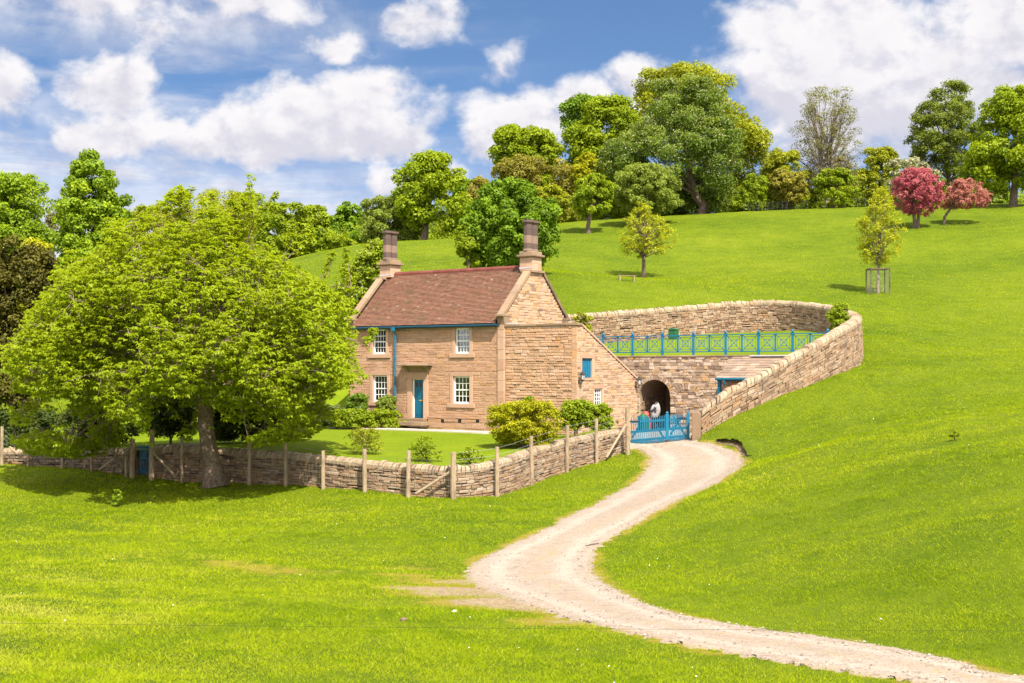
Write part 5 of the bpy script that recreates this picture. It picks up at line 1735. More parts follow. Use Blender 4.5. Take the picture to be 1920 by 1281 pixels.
LABELS = set()
def tree(name, label, cat, Y, rows, base, mat, leaves=9000, size=.2, clumps=70, crad=.17, depth=.95, tr=.25, limbs=14, tmat=None, blossom=None, lo=.3, twigs=0, group=None, flat=.75, stems=1, up=.35, gz=None, limb_r=.3, loose=0.0, bough=None, fill=.38):
    leaves = int(leaves * 1.9); size = size * .76; clumps = int(clumps * 1.9); crad = crad * .74
    cr = Crown(rows, Y, depth)
    H = cr.zz[-1] - cr.zz[0]
    Wd = float(cr.w.max())
    bx_ = wx_(base[0], Y)
    if gz is not None: bz = gz if not callable(gz) else float(gz(bx_, Y))
    elif base[1] is None: bz = zt1(bx_, Y)
    else: bz = zt1(bx_, Y)
    root = empty(name, (bx_, Y, bz), 0, label, cat, group)
    org = np.array([bx_, Y, bz])
    R = crad * (Wd * 2 + H) / 2
    # boughs first, then clumps on the boughs, then a few to fill
    nl_ = bough or max(6, int(clumps / 9))
    RL_ = min(.30 * (Wd * 2 + H) / 2, Wd * .62) * (.68 if nl_ > 14 else .85)
    if nl_ > 40: RL_ *= .62
    lc = cr.sample(nl_, lo * .6, RL_ * .72)
    lc[:, 2] = np.clip(lc[:, 2], cr.zz[0] + RL_ * .3, cr.zz[-1] - RL_ * .62)
    ltint = RNG.random(nl_)
    nf = int(clumps * fill)
    li = RNG.integers(0, nl_, clumps - nf)
    dl = rdir(clumps - nf); dl[:, 2] += .25; dl[:, 1] -= .12; dl = unit(dl)
    cl2 = lc[li] + dl * (RL_ * RNG.uniform(.62, 1.0, (clumps - nf, 1))) * np.array([1, 1, .8])
    cc = np.vstack([cl2, cr.sample(nf, lo, R * .62)])
    # nothing strays far outside the outline
    zc_ = np.clip(cc[:, 2], cr.zz[0], cr.zz[-1])
    xl_, xr_ = np.interp(zc_, cr.z, cr.xl), np.interp(zc_, cr.z, cr.xr)
    mx_, hx_ = (xl_ + xr_) / 2, np.maximum((xr_ - xl_) / 2 - R * .45, .05)
    hy_ = np.maximum(np.interp(zc_, cr.zz, cr.wd) * depth - R * .45, .05)
    q_ = np.hypot((cc[:, 0] - mx_) / hx_, (cc[:, 1] - Y) / hy_)
    f_ = np.where(q_ > 1, 1 / q_ * RNG.uniform(.94, 1.06, clumps), 1)
    cc[:, 0] = mx_ + (cc[:, 0] - mx_) * f_; cc[:, 1] = Y + (cc[:, 1] - Y) * f_
    rc = R * RNG.uniform(.5, 1.3, clumps)
    cc[:, 2] = np.clip(cc[:, 2], cr.zz[0], cr.zz[-1] - rc * .6)
    tint = np.r_[ltint[li] * .55 + RNG.random(clumps - nf) * .45, RNG.random(nf)]
    wgt = rc ** 2 / (rc ** 2).sum()
    idx = RNG.choice(clumps, leaves, p=wgt)
    d = rdir(leaves); d[:, 2] += up; d = unit(d)
    rad = rc[idx] * (1 - .45 * RNG.random(leaves) ** 1.6 + loose * RNG.normal(size=leaves))
    off = d * rad[:, None]
    # ragged lumps within each clump
    off *= (1 + .22 * np.sin(d[:, 0] * 5 + idx * 1.7) * np.sin(d[:, 1] * 6 + idx * .9))[:, None]
    off[:, 2] *= flat
    c = cc[idx] + off
    gzv = bz + .12
    k = c[:, 2] > gzv
    c, d, idx_ = c[k], d[k], idx[k]
    nr = unit(d * .8 + np.array([0, 0, .45]) + rdir(len(c)) * .75)
    sz = size * RNG.uniform(.6, 1.35, len(c))
    V, Fq = diamonds(c - org, nr, sz)
    tv = np.clip(tint[idx_] * .8 + RNG.random(len(c)) * .25, 0, 1)
    np_mesh("crown", V, Fq, LM[mat], root, {'tint': np.repeat(tv, 4)})
    if blossom:
        bm_, frac, bs = blossom
        k2 = RNG.random(len(c)) < frac
        k2 &= nr[:, 2] > -.1
        cb = c[k2] + d[k2] * size * .6
        V, Fq = diamonds(cb - org, unit(rdir(len(cb)) + np.array([0, -.3, .5])), bs * RNG.uniform(.6, 1.3, len(cb)), .8)
        np_mesh("blossom", V, Fq, LM[bm_], root, {'tint': np.repeat(RNG.random(len(cb)), 4)})
    # trunk and limbs
    mb = MB()
    zc0 = cr.zz[0] - bz
    for s in range(stems):
        sx_ = (s - (stems - 1) / 2) * tr * 2.6
        cx = (float(np.interp(cr.zz[0] + H * .5, cr.z, cr.xl)) + float(np.interp(cr.zz[0] + H * .5, cr.z, cr.xr))) / 2 - bx_
        top_ = Vector((cx * .8 + sx_ * 1.6, 0, max(zc0, .2) + H * .55))
        fork = Vector((cx * .25 + sx_, 0, max(zc0 * .9, H * .14)))
        pts = [Vector((sx_ * .6, 0, -.3)), Vector((sx_ * .6, 0, .15)), Vector((sx_ * .8 + rnd(-.1, .1) * tr, 0, max(.3, fork.z * .5))), fork] + [fork.lerp(top_, q) + Vector((rnd(-1, 1), rnd(-1, 1), 0)) * tr * .5 for q in (.35, .7, 1)]
        mb.tube(pts, [tr * 1.6, tr * 1.15, tr, tr * .9, tr * .62, tr * .38, tr * .15], 8)
        nl = limbs // stems
        pick = RNG.choice(clumps, min(nl, clumps), replace=False)
        for q in pick:
            e = Vector(cc[q] - org)
            f_ = rnd(.0, .75)
            s0 = fork.lerp(top_, f_ * min(1, max(.1, (e.z - fork.z) / (top_.z - fork.z + .01))))
            m_ = s0.lerp(e, .5) + Vector((0, 0, rnd(.0, .12) * (e - s0).length))
            r0 = tr * limb_r * rnd(.7, 1.2)
            bz_ = bezier(s0, m_, e, 5)
            mb.tube(bz_, [r0 * (1 - .85 * k / 5) for k in range(6)], 5, cap=False)
            for _ in range(twigs):
                p0 = bz_[random.choice((2, 3, 4))]
                e2 = e + Vector(rdir(1)[0]) * float(rc[q]) * 1.0 + Vector((0, 0, rc[q] * .25))
                mb.tube([p0, p0.lerp(e2, .5) + Vector((0, 0, .05)), e2], [r0 * .35, r0 * .22, r0 * .08], 4, cap=False)
    mb.build("trunk", tmat or bark, root)
    return root

BW = "broadleaf_tree"
G_L, G_C, G_R = "trees of the valley wood", "trees along the hill crest", "shrubs along the hill crest"
# ---- the wood on the left and behind
tree(BW, "bright green lime tree cut by the edge of the picture above the dark yew", "tree", 150, [(326, -20, 60), (345, -60, 90), (380, -80, 95), (420, -90, 97), (470, -90, 100), (540, -80, 90), (600, -50, 70)], (35, None), 'lime', 24000, .26, 110, .125, group=G_L, tr=.45)
tree("lime_tree", "tall pointed bright green tree standing clear above the valley wood", "tree", 140, [(283, 168, 178), (296, 148, 195), (320, 130, 220), (340, 118, 230), (362, 110, 240), (385, 105, 247), (420, 104, 250), (460, 106, 252), (520, 110, 250), (580, 130, 230)], (178, None), 'lime', 34000, .23, 170, .095, group=G_L, tr=.45, bough=60, fill=.75)
tree("bare_tree", "thin leafless brown tree in the gap between the two tall limes", "tree", 160, [(385, 92, 104), (410, 88, 112), (450, 86, 114), (500, 90, 110)], (98, None), 'twig', 900, .16, 30, .12, limbs=26, twigs=6, tr=.2, group=G_L, tmat=pale_bark)
tree("yew_tree", "dark olive brown yew beside the shady end of the garden wall", "tree", 66, [(445, 10, 40), (470, -20, 100), (520, -50, 122), (580, -60, 128), (660, -70, 112), (740, -70, 95), (800, -60, 85), (835, -50, 80)], (30, None), 'yew', 42000, .115, 420, .062, up=.1, loose=.22, tr=.35, lo=.45, group=None)
tree("golden_conifer", "small golden green conifer top showing above the dark yew", "tree", 80, [(446, 58, 74), (462, 45, 92), (490, 38, 108), (540, 30, 115), (620, 30, 115)], (70, None), 'gold', 9000, .13, 70, .13, tr=.2)
for (lab, Y, rows, bx0, mat, n) in [
    ("rounded olive green tree forming the highest dome of the distant wood", 280, [(355, 350, 400), (364, 318, 440), (378, 292, 470), (400, 275, 495), (440, 265, 510), (490, 270, 500)], 370, 'olive', 17000),
    ("low yellowish tree on the left shoulder of the distant dome", 290, [(388, 262, 300), (397, 240, 335), (420, 230, 350), (470, 235, 345)], 290, 'olive', 8000),
    ("dark green tree tucked behind the right side of the distant dome", 300, [(362, 440, 475), (376, 420, 505), (400, 410, 520), (450, 420, 515)], 468, 'mid', 8000),
    ("wide yellow green tree between the distant dome and the cottage chimney", 210, [(378, 505, 540), (390, 488, 575), (415, 475, 598), (450, 472, 602), (485, 485, 590)], 538, 'mid', 14000),
    ("green tree with flat layered crown right of the wide yellow green one", 216, [(386, 570, 605), (398, 555, 632), (430, 548, 645), (470, 556, 640)], 595, 'mid', 9000),
    ("dark green tree at the meadow edge above the left chimney", 200, [(378, 645, 672), (392, 625, 690), (425, 618, 702), (462, 628, 700)], 660, 'maple', 9000)]:
    tree(BW, lab, "tree", Y, rows, (bx0, None), mat, n, .30, 75, .14, group=G_L, tr=.35)
tree("willow_tree", "grey green bushy tree left of the tall yellow green oak", "tree", 176, [(368, 705, 745), (383, 678, 775), (405, 665, 795), (435, 668, 795), (455, 690, 782), (466, 700, 770)], (725, None), 'grey', 14000, .20, 110, .12, tr=.25)
tree("hawthorn_bush", "low light green bush at the top corner of the meadow", "bush", 172, [(440, 610, 640), (450, 595, 668), (465, 600, 672)], (640, None), 'bright', 3500, .2, 34, .2, tr=.1)
tree("oak_tree", "tall yellow green oak with open crown at the upper edge of the meadow", "tree", 172, [(288, 785, 812), (300, 758, 850), (320, 738, 866), (340, 726, 876), (355, 722, 888), (385, 730, 896), (410, 738, 890), (430, 752, 872), (442, 770, 850)], (795, 456), 'bright', 15000, .26, 66, .14, tr=.5, limbs=26, lo=.2)
tree(BW, "darker green tree crown showing just right of the tall oak", "tree", 196, [(335, 858, 890), (350, 846, 903), (385, 842, 908), (425, 850, 905)], (875, None), 'maple', 7500, .28, 55, .15, group=G_C)
tree("rusty_tree", "narrow rusty brown tree between the oak and the orange tinted maple", "tree", 188, [(330, 885, 905), (350, 870, 925), (390, 862, 930), (432, 870, 925)], (895, None), 'rust', 8000, .22, 60, .14, tr=.2)
tree("rusty_tree", "broad orange tinted maple behind the round dark green tree", "tree", 196, [(297, 965, 1035), (310, 932, 1070), (335, 915, 1088), (365, 918, 1098), (395, 935, 1092), (415, 950, 1085)], (1010, None), 'rust', 22000, .24, 110, .125, tr=.35)
tree("rusty_tree", "brownish shrubby tree under the orange tinted maple", "tree", 180, [(350, 1000, 1050), (370, 985, 1075), (400, 985, 1080), (418, 1000, 1075)], (1035, None), 'olive', 8000, .22, 60, .14, tr=.2)
tree("maple_tree", "yellow green maple rising behind the orange tinted one", "tree", 226, [(236, 990, 1028), (250, 930, 1048), (262, 915, 1056), (285, 912, 1060), (310, 925, 1062), (345, 940, 1060), (380, 950, 1050)], (985, None), 'bright', 20000, .32, 95, .13, group=G_C, tr=.45)
tree(BW, "dark green tree top leaning out left of the tallest bright oak", "tree", 236, [(180, 1092, 1120), (195, 1062, 1132), (212, 1045, 1130), (240, 1052, 1125), (290, 1050, 1120), (350, 1055, 1110)], (1085, None), 'maple', 12000, .32, 70, .14, group=G_C, tr=.4)
tree("oak_tree", "tall bright yellow green oak left of the huge flowering chestnut", "tree", 226, [(184, 1120, 1160), (200, 1092, 1192), (225, 1070, 1200), (260, 1062, 1205), (300, 1060, 1200), (350, 1080, 1180), (390, 1090, 1170)], (1130, None), 'bright', 24000, .32, 110, .13, group=G_C, tr=.5)
tree(BW, "big olive green tree top rising behind the flowering chestnut", "tree", 212, [(129, 1275, 1345), (142, 1200, 1372), (160, 1178, 1385), (195, 1182, 1400), (235, 1190, 1418), (255, 1200, 1444), (285, 1350, 1446), (315, 1360, 1428), (345, 1370, 1420)], (1320, None), 'olive', 24000, .28, 130, .11, group=G_C, tr=.55)
tree("horse_chestnut", "huge dark horse chestnut covered with white flower candles", "tree", 188, [(150, 1255, 1305), (163, 1218, 1342), (188, 1200, 1372), (220, 1194, 1388), (250, 1188, 1394), (272, 1128, 1402), (298, 1112, 1408), (328, 1115, 1406), (352, 1150, 1396), (376, 1250, 1385), (392, 1280, 1378)], (1318, None), 'chest', 52000, .21, 260, .085, blossom=('cream', .15, .11), tr=.7, lo=.42)
tree("golden_bush", "yellow bush between the orange tinted maple and the grey willow", "bush", 192, [(288, 1088, 1112), (302, 1073, 1128), (330, 1072, 1132), (365, 1078, 1125)], (1100, None), 'gold', 7000, .22, 48, .15, tr=.2)
tree("grey_willow", "grey green spreading tree in front of the flowering chestnut", "tree", 170, [(309, 1185, 1232), (322, 1160, 1255), (343, 1147, 1272), (362, 1142, 1290), (382, 1148, 1282), (398, 1170, 1250)], (1210, None), 'grey', 20000, .17, 130, .115, tr=.25)
tree("lime_tree", "small leaning tree with round crown and visible dark trunk on the meadow", "tree", 165, [(328, 1095, 1135), (343, 1077, 1153), (368, 1069, 1160), (390, 1074, 1152), (404, 1090, 1128)], (1103, 438), 'mid', 11000, .19, 80, .14, tr=.28)
tree("sycamore_tree", "round dark green sycamore right behind the cottage roof", "tree", 108, [(337, 945, 985), (350, 915, 1015), (375, 888, 1040), (405, 868, 1054), (435, 856, 1057), (460, 855, 1052), (480, 872, 1034), (498, 892, 1008)], (955, 515), 'maple', 34000, .17, 190, .105, tr=.4, lo=.45)
tree("maple_bush", "pale green bushy tree peeping out left of the round sycamore", "tree", 106, [(418, 858, 882), (440, 850, 896), (470, 852, 905), (498, 865, 905)], (878, None), 'bright', 6000, .15, 50, .15, tr=.15)
# ---- along the crest to the right
tree("rusty_tree", "orange olive shrub tree right of the flowering chestnut", "tree", 190, [(276, 1458, 1474), (296, 1433, 1506), (325, 1424, 1520), (355, 1428, 1522), (380, 1440, 1512)], (1472, None), 'olive', 12000, .2, 80, .13, tr=.25, group=G_R)
tree("rusty_tree", "rust tinted low tree in front of the tall thin-leaved one", "tree", 184, [(318, 1455, 1490), (335, 1440, 1510), (360, 1440, 1515), (380, 1455, 1505)], (1475, None), 'rust', 7000, .2, 50, .15, tr=.2, group=G_R)
tree("golden_bush", "yellow green bush at the right foot of the flowering chestnut", "bush", 184, [(328, 1402, 1430), (346, 1388, 1445), (372, 1385, 1448), (388, 1392, 1440)], (1415, None), 'mid', 6500, .18, 50, .15, tr=.15, group=G_R)
tree("ash_tree", "tall thin-leaved tree with bare grey branches against the cloud", "tree", 194, [(162, 1535, 1572), (178, 1502, 1602), (205, 1490, 1613), (245, 1482, 1612), (275, 1470, 1620), (305, 1475, 1624), (335, 1490, 1622), (360, 1500, 1610)], (1552, None), 'sparse', 7000, .15, 170, .075, limbs=110, twigs=5, tr=.42, lo=.25, tmat=pale_bark, stems=2, limb_r=.26, bough=110, fill=.6)
tree("golden_bush", "bright yellow green bush below the tall thin-leaved tree", "bush", 180, [(318, 1545, 1580), (336, 1524, 1602), (362, 1522, 1610), (386, 1530, 1605)], (1562, None), 'bright', 7000, .19, 50, .15, tr=.15, group=G_R, stems=2)
tree("twiggy_bush", "pinkish brown twiggy bush at the foot of the tall thin-leaved tree", "bush", 187, [(296, 1560, 1588), (315, 1542, 1608), (345, 1538, 1612), (370, 1545, 1605)], (1577, None), 'twig', 5000, .15, 60, .13, limbs=30, twigs=3, tr=.15, group=G_R)
tree("olive_bush", "olive green bushy tree left of the cream hawthorn", "bush", 188, [(277, 1628, 1662), (296, 1614, 1685), (325, 1610, 1692), (365, 1614, 1682), (385, 1620, 1680)], (1648, None), 'olive', 9000, .2, 60, .14, tr=.2, group=G_R)
tree("hawthorn_tree", "cream blossomed hawthorn behind the pink one", "tree", 170, [(297, 1680, 1718), (310, 1658, 1738), (332, 1657, 1758), (352, 1662, 1766), (375, 1680, 1755)], (1705, None), 'grey', 7000, .16, 70, .13, blossom=('cream', .75, .15), tr=.2)
tree("beech_tree", "tall airy blue green tree behind the pink hawthorns", "tree", 186, [(154, 1778, 1798), (172, 1740, 1818), (196, 1718, 1828), (232, 1704, 1834), (268, 1695, 1836), (298, 1700, 1830), (325, 1735, 1822), (350, 1750, 1815)], (1786, None), 'beech', 20000, .19, 170, .085, tr=.4, limbs=34, twigs=1, lo=.2, loose=.15, fill=.7, bough=40)
tree("maple_tree", "brilliant green maple with dark trunk cut by the edge of the picture on the hill", "tree", 168, [(163, 1885, 1925), (183, 1852, 1960), (213, 1836, 1980), (248, 1817, 1998), (283, 1804, 2010), (312, 1802, 2012), (336, 1812, 1995), (352, 1848, 1960)], (1900, 387), 'bright', 26000, .24, 150, .105, tr=.5, lo=.4)
tree("cream_bush", "white flecked pale bush under the brilliant green maple", "bush", 186, [(350, 1845, 1870), (362, 1835, 1895), (382, 1838, 1900)], (1865, None), 'lime', 3500, .18, 36, .18, blossom=('cream', .15, .14), tr=.1)
tree("hawthorn_tree", "deep pink flowering hawthorn on the hillside", "tree", 150, [(317, 1706, 1730), (328, 1682, 1758), (346, 1668, 1768), (368, 1666, 1771), (388, 1684, 1766), (402, 1700, 1748)], (1718, 428), 'pink', 15000, .12, 190, .08, tr=.2, stems=2, lo=.3, loose=.25, bough=34)
tree("hawthorn_tree", "smaller salmon pink hawthorn with slanting trunk beside the deep pink one", "tree", 152, [(336, 1792, 1822), (346, 1776, 1842), (360, 1768, 1857), (376, 1764, 1860), (389, 1772, 1850)], (1771, 423), 'palepink', 10000, .115, 150, .08, tr=.16, lo=.3, loose=.25, bough=30)
sap = tree("young_tree", "slender yellow green sapling inside a wire tree guard on the open meadow", "tree", 108, [(344, 1642, 1648), (365, 1628, 1668), (392, 1614, 1686), (425, 1605, 1698), (455, 1602, 1699), (475, 1608, 1690), (496, 1624, 1668)], (1646, 551), 'spring', 5600, .10, 130, .075, limbs=70, twigs=3, tr=.12, lo=.1, tmat=pale_bark, limb_r=.3, loose=.3, bough=90)
tree("apple_tree", "small open yellow green apple tree alone on the hillside beside the bench", "tree", 122, [(378, 1198, 1212), (398, 1176, 1232), (418, 1160, 1250), (442, 1150, 1272), (462, 1158, 1276), (480, 1178, 1240)], (1207, 520), 'spring', 4300, .11, 120, .075, limbs=80, twigs=2, tr=.19, lo=.15, loose=.3, bough=60)
# ---- thickets behind the crest
for (bx0, top_, w, Y, mat, lab) in [(905, 372, 55, 212, 'maple', "shaded thicket between the narrow rusty tree and the orange tinted maple"), (1000, 330, 70, 238, 'mid', "green thicket filling the gap under the yellow green maple"), (1085, 330, 60, 240, 'maple', "shaded thicket below the dark tree top that leans out left"), (1180, 300, 60, 236, 'mid', "green thicket filling the gap left of the flowering chestnut"), (1290, 320, 110, 214, 'maple', "shaded thicket behind the trunk of the flowering chestnut"), (1385, 325, 50, 214, 'olive', "olive thicket behind the yellow green bush at the chestnut's foot"), (1440, 330, 60, 216, 'mid', "green thicket behind the orange olive shrub tree"), (1590, 345, 60, 214, 'mid', "green thicket low behind the tall thin-leaved tree"), (1690, 350, 50, 216, 'olive', "olive thicket low behind the cream hawthorn"), (1840, 345, 60, 214, 'maple', "shaded thicket behind the white flecked pale bush"), (780, 400, 60, 206, 'mid', "green thicket behind the trunk of the tall yellow green oak"), (560, 440, 90, 228, 'maple', "shaded thicket low behind the wide yellow green tree"), (960, 400, 60, 205, 'dark', "dark thicket under the orange tinted maple"), (1060, 385, 55, 205, 'rust', "brown thicket left of the leaning meadow tree"), (1150, 345, 60, 200, 'mid', "green thicket left of the grey willow"), (1240, 340, 70, 198, 'chest', "dark thicket under the skirt of the flowering chestnut"),
        (1395, 352, 45, 192, 'mid', "green thicket right of the chestnut trunk"), (1518, 322, 50, 198, 'olive', "olive thicket behind the rust tinted low tree"), (1610, 320, 55, 200, 'grey', "grey green thicket behind the pinkish twigs"), (1670, 335, 50, 200, 'mid', "green thicket left of the deep pink hawthorn"),
        (1740, 330, 60, 202, 'lime', "green thicket between deep pink and salmon hawthorns"), (1800, 330, 60, 205, 'maple', "shaded thicket behind the salmon pink hawthorn"), (700, 425, 60, 190, 'maple', "shaded thicket behind the grey green bushy tree"), (860, 405, 60, 200, 'olive', "olive thicket at the right foot of the tall oak")]:
    tree("thicket", lab, "thicket", Y, [(top_, bx0 - w * .3, bx0 + w * .3), (top_ + 16, bx0 - w * .8, bx0 + w * .8), (top_ + 40, bx0 - w, bx0 + w), (top_ + 75, bx0 - w * .9, bx0 + w * .9)], (bx0, None), mat, 5500, .24, 50, .16, tr=.15, group="thickets behind the hill crest")
# ---- shrubs round the cottage
zl = lambda x, y: float(zlawn(x, y))
tree("hawthorn_tree", "white flowering bush tree between the big cherry and the left chimney", "tree", 84, [(452, 690, 712), (470, 672, 722), (500, 648, 722), (530, 632, 715), (560, 622, 705), (600, 618, 695), (640, 620, 690)], (668, None), 'mid', 14000, .13, 120, .10, blossom=('cream', .09, .07), tr=.15, loose=.25)
tree("laurel_hedge", "low clipped bright green hedge below the left cottage windows", "hedge", 68.6, [(768, 640, 740), (774, 628, 756), (788, 620, 763), (801, 622, 762)], (690, None), 'bright', 12000, .075, 120, .12, depth=.24, tr=.05, gz=zl, lo=.5)
tree("rhododendron_bush", "rounded bush under the left edge of the cottage front", "bush", 69.6, [(738, 660, 680), (746, 652, 690), (760, 648, 692), (778, 650, 690)], (670, None), 'maple', 5000, .075, 50, .17, depth=.6, tr=.04, gz=zl, blossom=('cream', .03, .05))
tree("rose_bush", "bush with yellowish buds against the wall left of the downpipe", "bush", 69.0, [(742, 722, 738), (752, 706, 745), (764, 700, 747), (778, 702, 745)], (724, None), 'grey', 5000, .07, 50, .16, depth=.5, tr=.04, gz=zl)
tree("lavender_bush", "blue grey bush in the shade left of the low clipped hedge", "bush", 69.2, [(757, 625, 638), (766, 612, 650), (782, 608, 652), (796, 610, 648)], (630, None), 'blue', 4500, .07, 46, .18, depth=.7, tr=.04, gz=zl)
tree("golden_shrub", "spreading golden green shrub behind the curve of the garden wall", "shrub", 56.5, [(755, 975, 1010), (762, 935, 1038), (772, 912, 1050), (788, 897, 1060), (804, 900, 1058), (820, 922, 1042), (848, 940, 1020)], (982, None), 'gold', 22000, .058, 240, .075, depth=.75, tr=.07, gz=zl, lo=.3, stems=3, loose=.42, bough=30, up=.6)
tree("garden_shrub", "green shrub against the wing wall right of the golden one", "shrub", 61.2, [(752, 1070, 1100), (762, 1045, 1120), (780, 1038, 1125), (802, 1045, 1120)], (1080, None), 'mid', 7500, .07, 90, .11, depth=.6, tr=.05, gz=zl, stems=2, loose=.35, bough=40)
tree("garden_shrub", "green shrub nearest the wooden posts of the blue picket gate", "shrub", 61.6, [(758, 1115, 1135), (768, 1100, 1148), (784, 1098, 1154), (804, 1102, 1150)], (1125, None), 'mid', 5500, .07, 70, .12, depth=.6, tr=.05, gz=zl, loose=.35, bough=36)
tree("climbing_plant", "thin plant climbing the wing wall behind the golden shrub", "plant", 64.4, [(744, 985, 1002), (756, 975, 1008), (775, 970, 1010)], (990, None), 'mid', 1500, .065, 22, .2, depth=.4, tr=.03, gz=zl, limbs=10)
tree("rose_bush", "thin twiggy rose bush on the lawn just inside the garden wall", "bush", 54.4, [(803, 665, 700), (812, 645, 722), (828, 640, 734), (845, 655, 720), (858, 672, 700)], (684, None), 'olive', 1100, .055, 90, .10, depth=.8, limbs=50, twigs=3, tr=.035, gz=zl, lo=.15, loose=.25)
tree("rose_bush", "loose leafy rose scrambling over the wall between two posts", "bush", 52.4, [(818, 792, 806), (832, 772, 828), (848, 760, 838), (866, 768, 832)], (800, None), 'mid', 900, .055, 60, .11, depth=.6, limbs=36, twigs=3, tr=.03, gz=zl, lo=.15, loose=.3)
tree("rose_bush", "leafy rose hanging over the wall beside the thickest post", "bush", 51.7, [(838, 870, 890), (850, 855, 908), (866, 850, 915), (882, 860, 900)], (880, None), 'mid', 1000, .055, 60, .11, depth=.5, limbs=30, twigs=3, tr=.03, gz=zl, lo=.15, loose=.3)
tree("ivy", "ivy trailing down the drystone wall beside the thickest post", "ivy", 50.75, [(872, 862, 874), (884, 866, 878), (896, 864, 876), (906, 866, 872)], (868, None), 'mid', 700, .05, 26, .2, depth=.35, tr=.015, limbs=8, lo=.2, gz=wz_(912, 50.75))
tree("buddleia", "straggly green plant on the terrace behind the wing roof", "plant", 76.5, [(577, 1086, 1096), (592, 1074, 1108), (612, 1066, 1114), (632, 1066, 1116)], (1090, None), 'olive', 2600, .085, 40, .15, depth=.8, tr=.05, gz=lambda x, y: float(zterr(x, y)), limbs=20, twigs=2)
tree("elder_bush", "fresh green bush growing at the bend of the tall drystone wall", "bush", 76.5, [(568, 1578, 1592), (580, 1560, 1596), (596, 1550, 1597), (612, 1550, 1590), (625, 1555, 1580)], (1572, None), 'mid', 4200, .095, 44, .17, depth=.8, tr=.05, gz=lambda x, y: float(zterr(x, y)))
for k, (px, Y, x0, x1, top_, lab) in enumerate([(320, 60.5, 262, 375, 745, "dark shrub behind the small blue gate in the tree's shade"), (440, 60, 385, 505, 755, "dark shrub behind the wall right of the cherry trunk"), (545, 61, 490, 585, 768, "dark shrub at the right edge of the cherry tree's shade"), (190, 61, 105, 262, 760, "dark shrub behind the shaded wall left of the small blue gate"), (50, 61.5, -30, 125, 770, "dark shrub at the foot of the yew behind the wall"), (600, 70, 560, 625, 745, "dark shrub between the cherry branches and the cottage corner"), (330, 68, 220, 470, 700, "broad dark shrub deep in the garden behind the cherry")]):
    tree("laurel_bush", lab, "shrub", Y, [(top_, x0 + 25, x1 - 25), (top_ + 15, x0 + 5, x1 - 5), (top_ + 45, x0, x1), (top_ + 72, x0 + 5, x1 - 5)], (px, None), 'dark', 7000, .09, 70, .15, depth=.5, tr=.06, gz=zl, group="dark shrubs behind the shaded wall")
# wire guard round the sapling
gxy = (wx_(1646, 108), 108.0)
guard = empty("tree_guard", (gxy[0], gxy[1], zt1(*gxy)), 0, "square tree guard of thin posts and netting round the sapling", "tree guard")
for (x, y) in ((-.78, -.7), (.78, -.7), (.78, .7), (-.78, .7)):
    mb = MB(); mb.cbox(x - .045, x + .045, y - .045, y + .045, -.2, 2.1, .008); mb.build("post", bark, guard)
mb = MB()
for (a, b) in (((-.74, -.7), (.74, -.7)), ((.78, -.66), (.78, .66)), ((.74, .7), (-.74, .7)), ((-.78, .66), (-.78, -.66))):
    mb.bar((*a, 2.03), (*b, 2.03), .04, .09)
mb.build("top_frame", bark, guard)
mb = MB()
for (a, b) in (((-.78, -.7), (.78, -.7)), ((.78, -.7), (.78, .7)), ((.78, .7), (-.78, .7)), ((-.78, .7), (-.78, -.7))):
    for z in np.arange(.1, 2.0, .19): mb.tube([(*a, z), (*b, z)], .005, 3, cap=False)
    for k in range(1, 9):
        q = [a[i] + (b[i] - a[i]) * k / 9 for i in (0, 1)]; mb.tube([(*q, 0), (*q, 2.0)], .005, 3, cap=False)
mb.build("netting", wire_steel, guard)
# estate railings along the crest
ef = empty("estate_fence", (wx_(1400, 183), 183, zt1(wx_(1400, 183), 183)), 0, "thin dark estate fence along the hill crest in front of the shrubs", "fence")
eo = Vector(ef.location)
pall = []
for px in range(1395, 1668, 9):
    x = wx_(px, 183); p = Vector((x, 183, zt1(x, 183))) - eo
    mb = MB(); mb.box(p.x - .03, p.x + .03, -.03, .03, p.z - .2, p.z + 1.25); mb.build("post", black_iron, ef)
    pall.append(p)
for h in (.35, .75, 1.15):
    mb = MB(); mb.tube([p + Vector((0, -.05, h)) for p in pall], .018, 4, cap=False); mb.build("rail", black_iron, ef)

# low undergrowth at the foot of the wood: bramble and saplings nobody could count
ug = []
for (p0, p1, Yu, hu, n_) in [(880, 1420, 199, 3.4, 620), (1400, 1940, 197, 2.8, 560), (600, 900, 196, 3.2, 330), (240, 720, 232, 4.0, 420)]:
    px_ = RNG.uniform(p0, p1, n_); y_ = Yu + RNG.uniform(-4, 5, n_)
    x_ = (px_ - 960) / F * y_
    z_ = zt(x_, y_) + hu * RNG.random(n_) ** 1.4 * (.5 + value_noise(x_ + 200, y_ + 200, 6, 61))
    ug.append(np.stack([x_, y_, z_], 1))
ug = np.vstack(ug)
k_ = 34
cu = np.repeat(ug, k_, 0) + rdir(len(ug) * k_) * np.array([1, 1, .8]) * RNG.uniform(.25, .95, (len(ug) * k_, 1))
V, Fq = diamonds(cu, unit(rdir(len(cu)) * .8 + np.array([0, -.3, .7])), .19 * RNG.uniform(.6, 1.3, len(cu)))
o = np_mesh("undergrowth", V, Fq, LM['mid'], None, {'tint': np.repeat(np.repeat(RNG.random(len(ug)), k_), 4)})
tag(o, kind='stuff', label="low green undergrowth along the foot of the wood", cat="undergrowth")

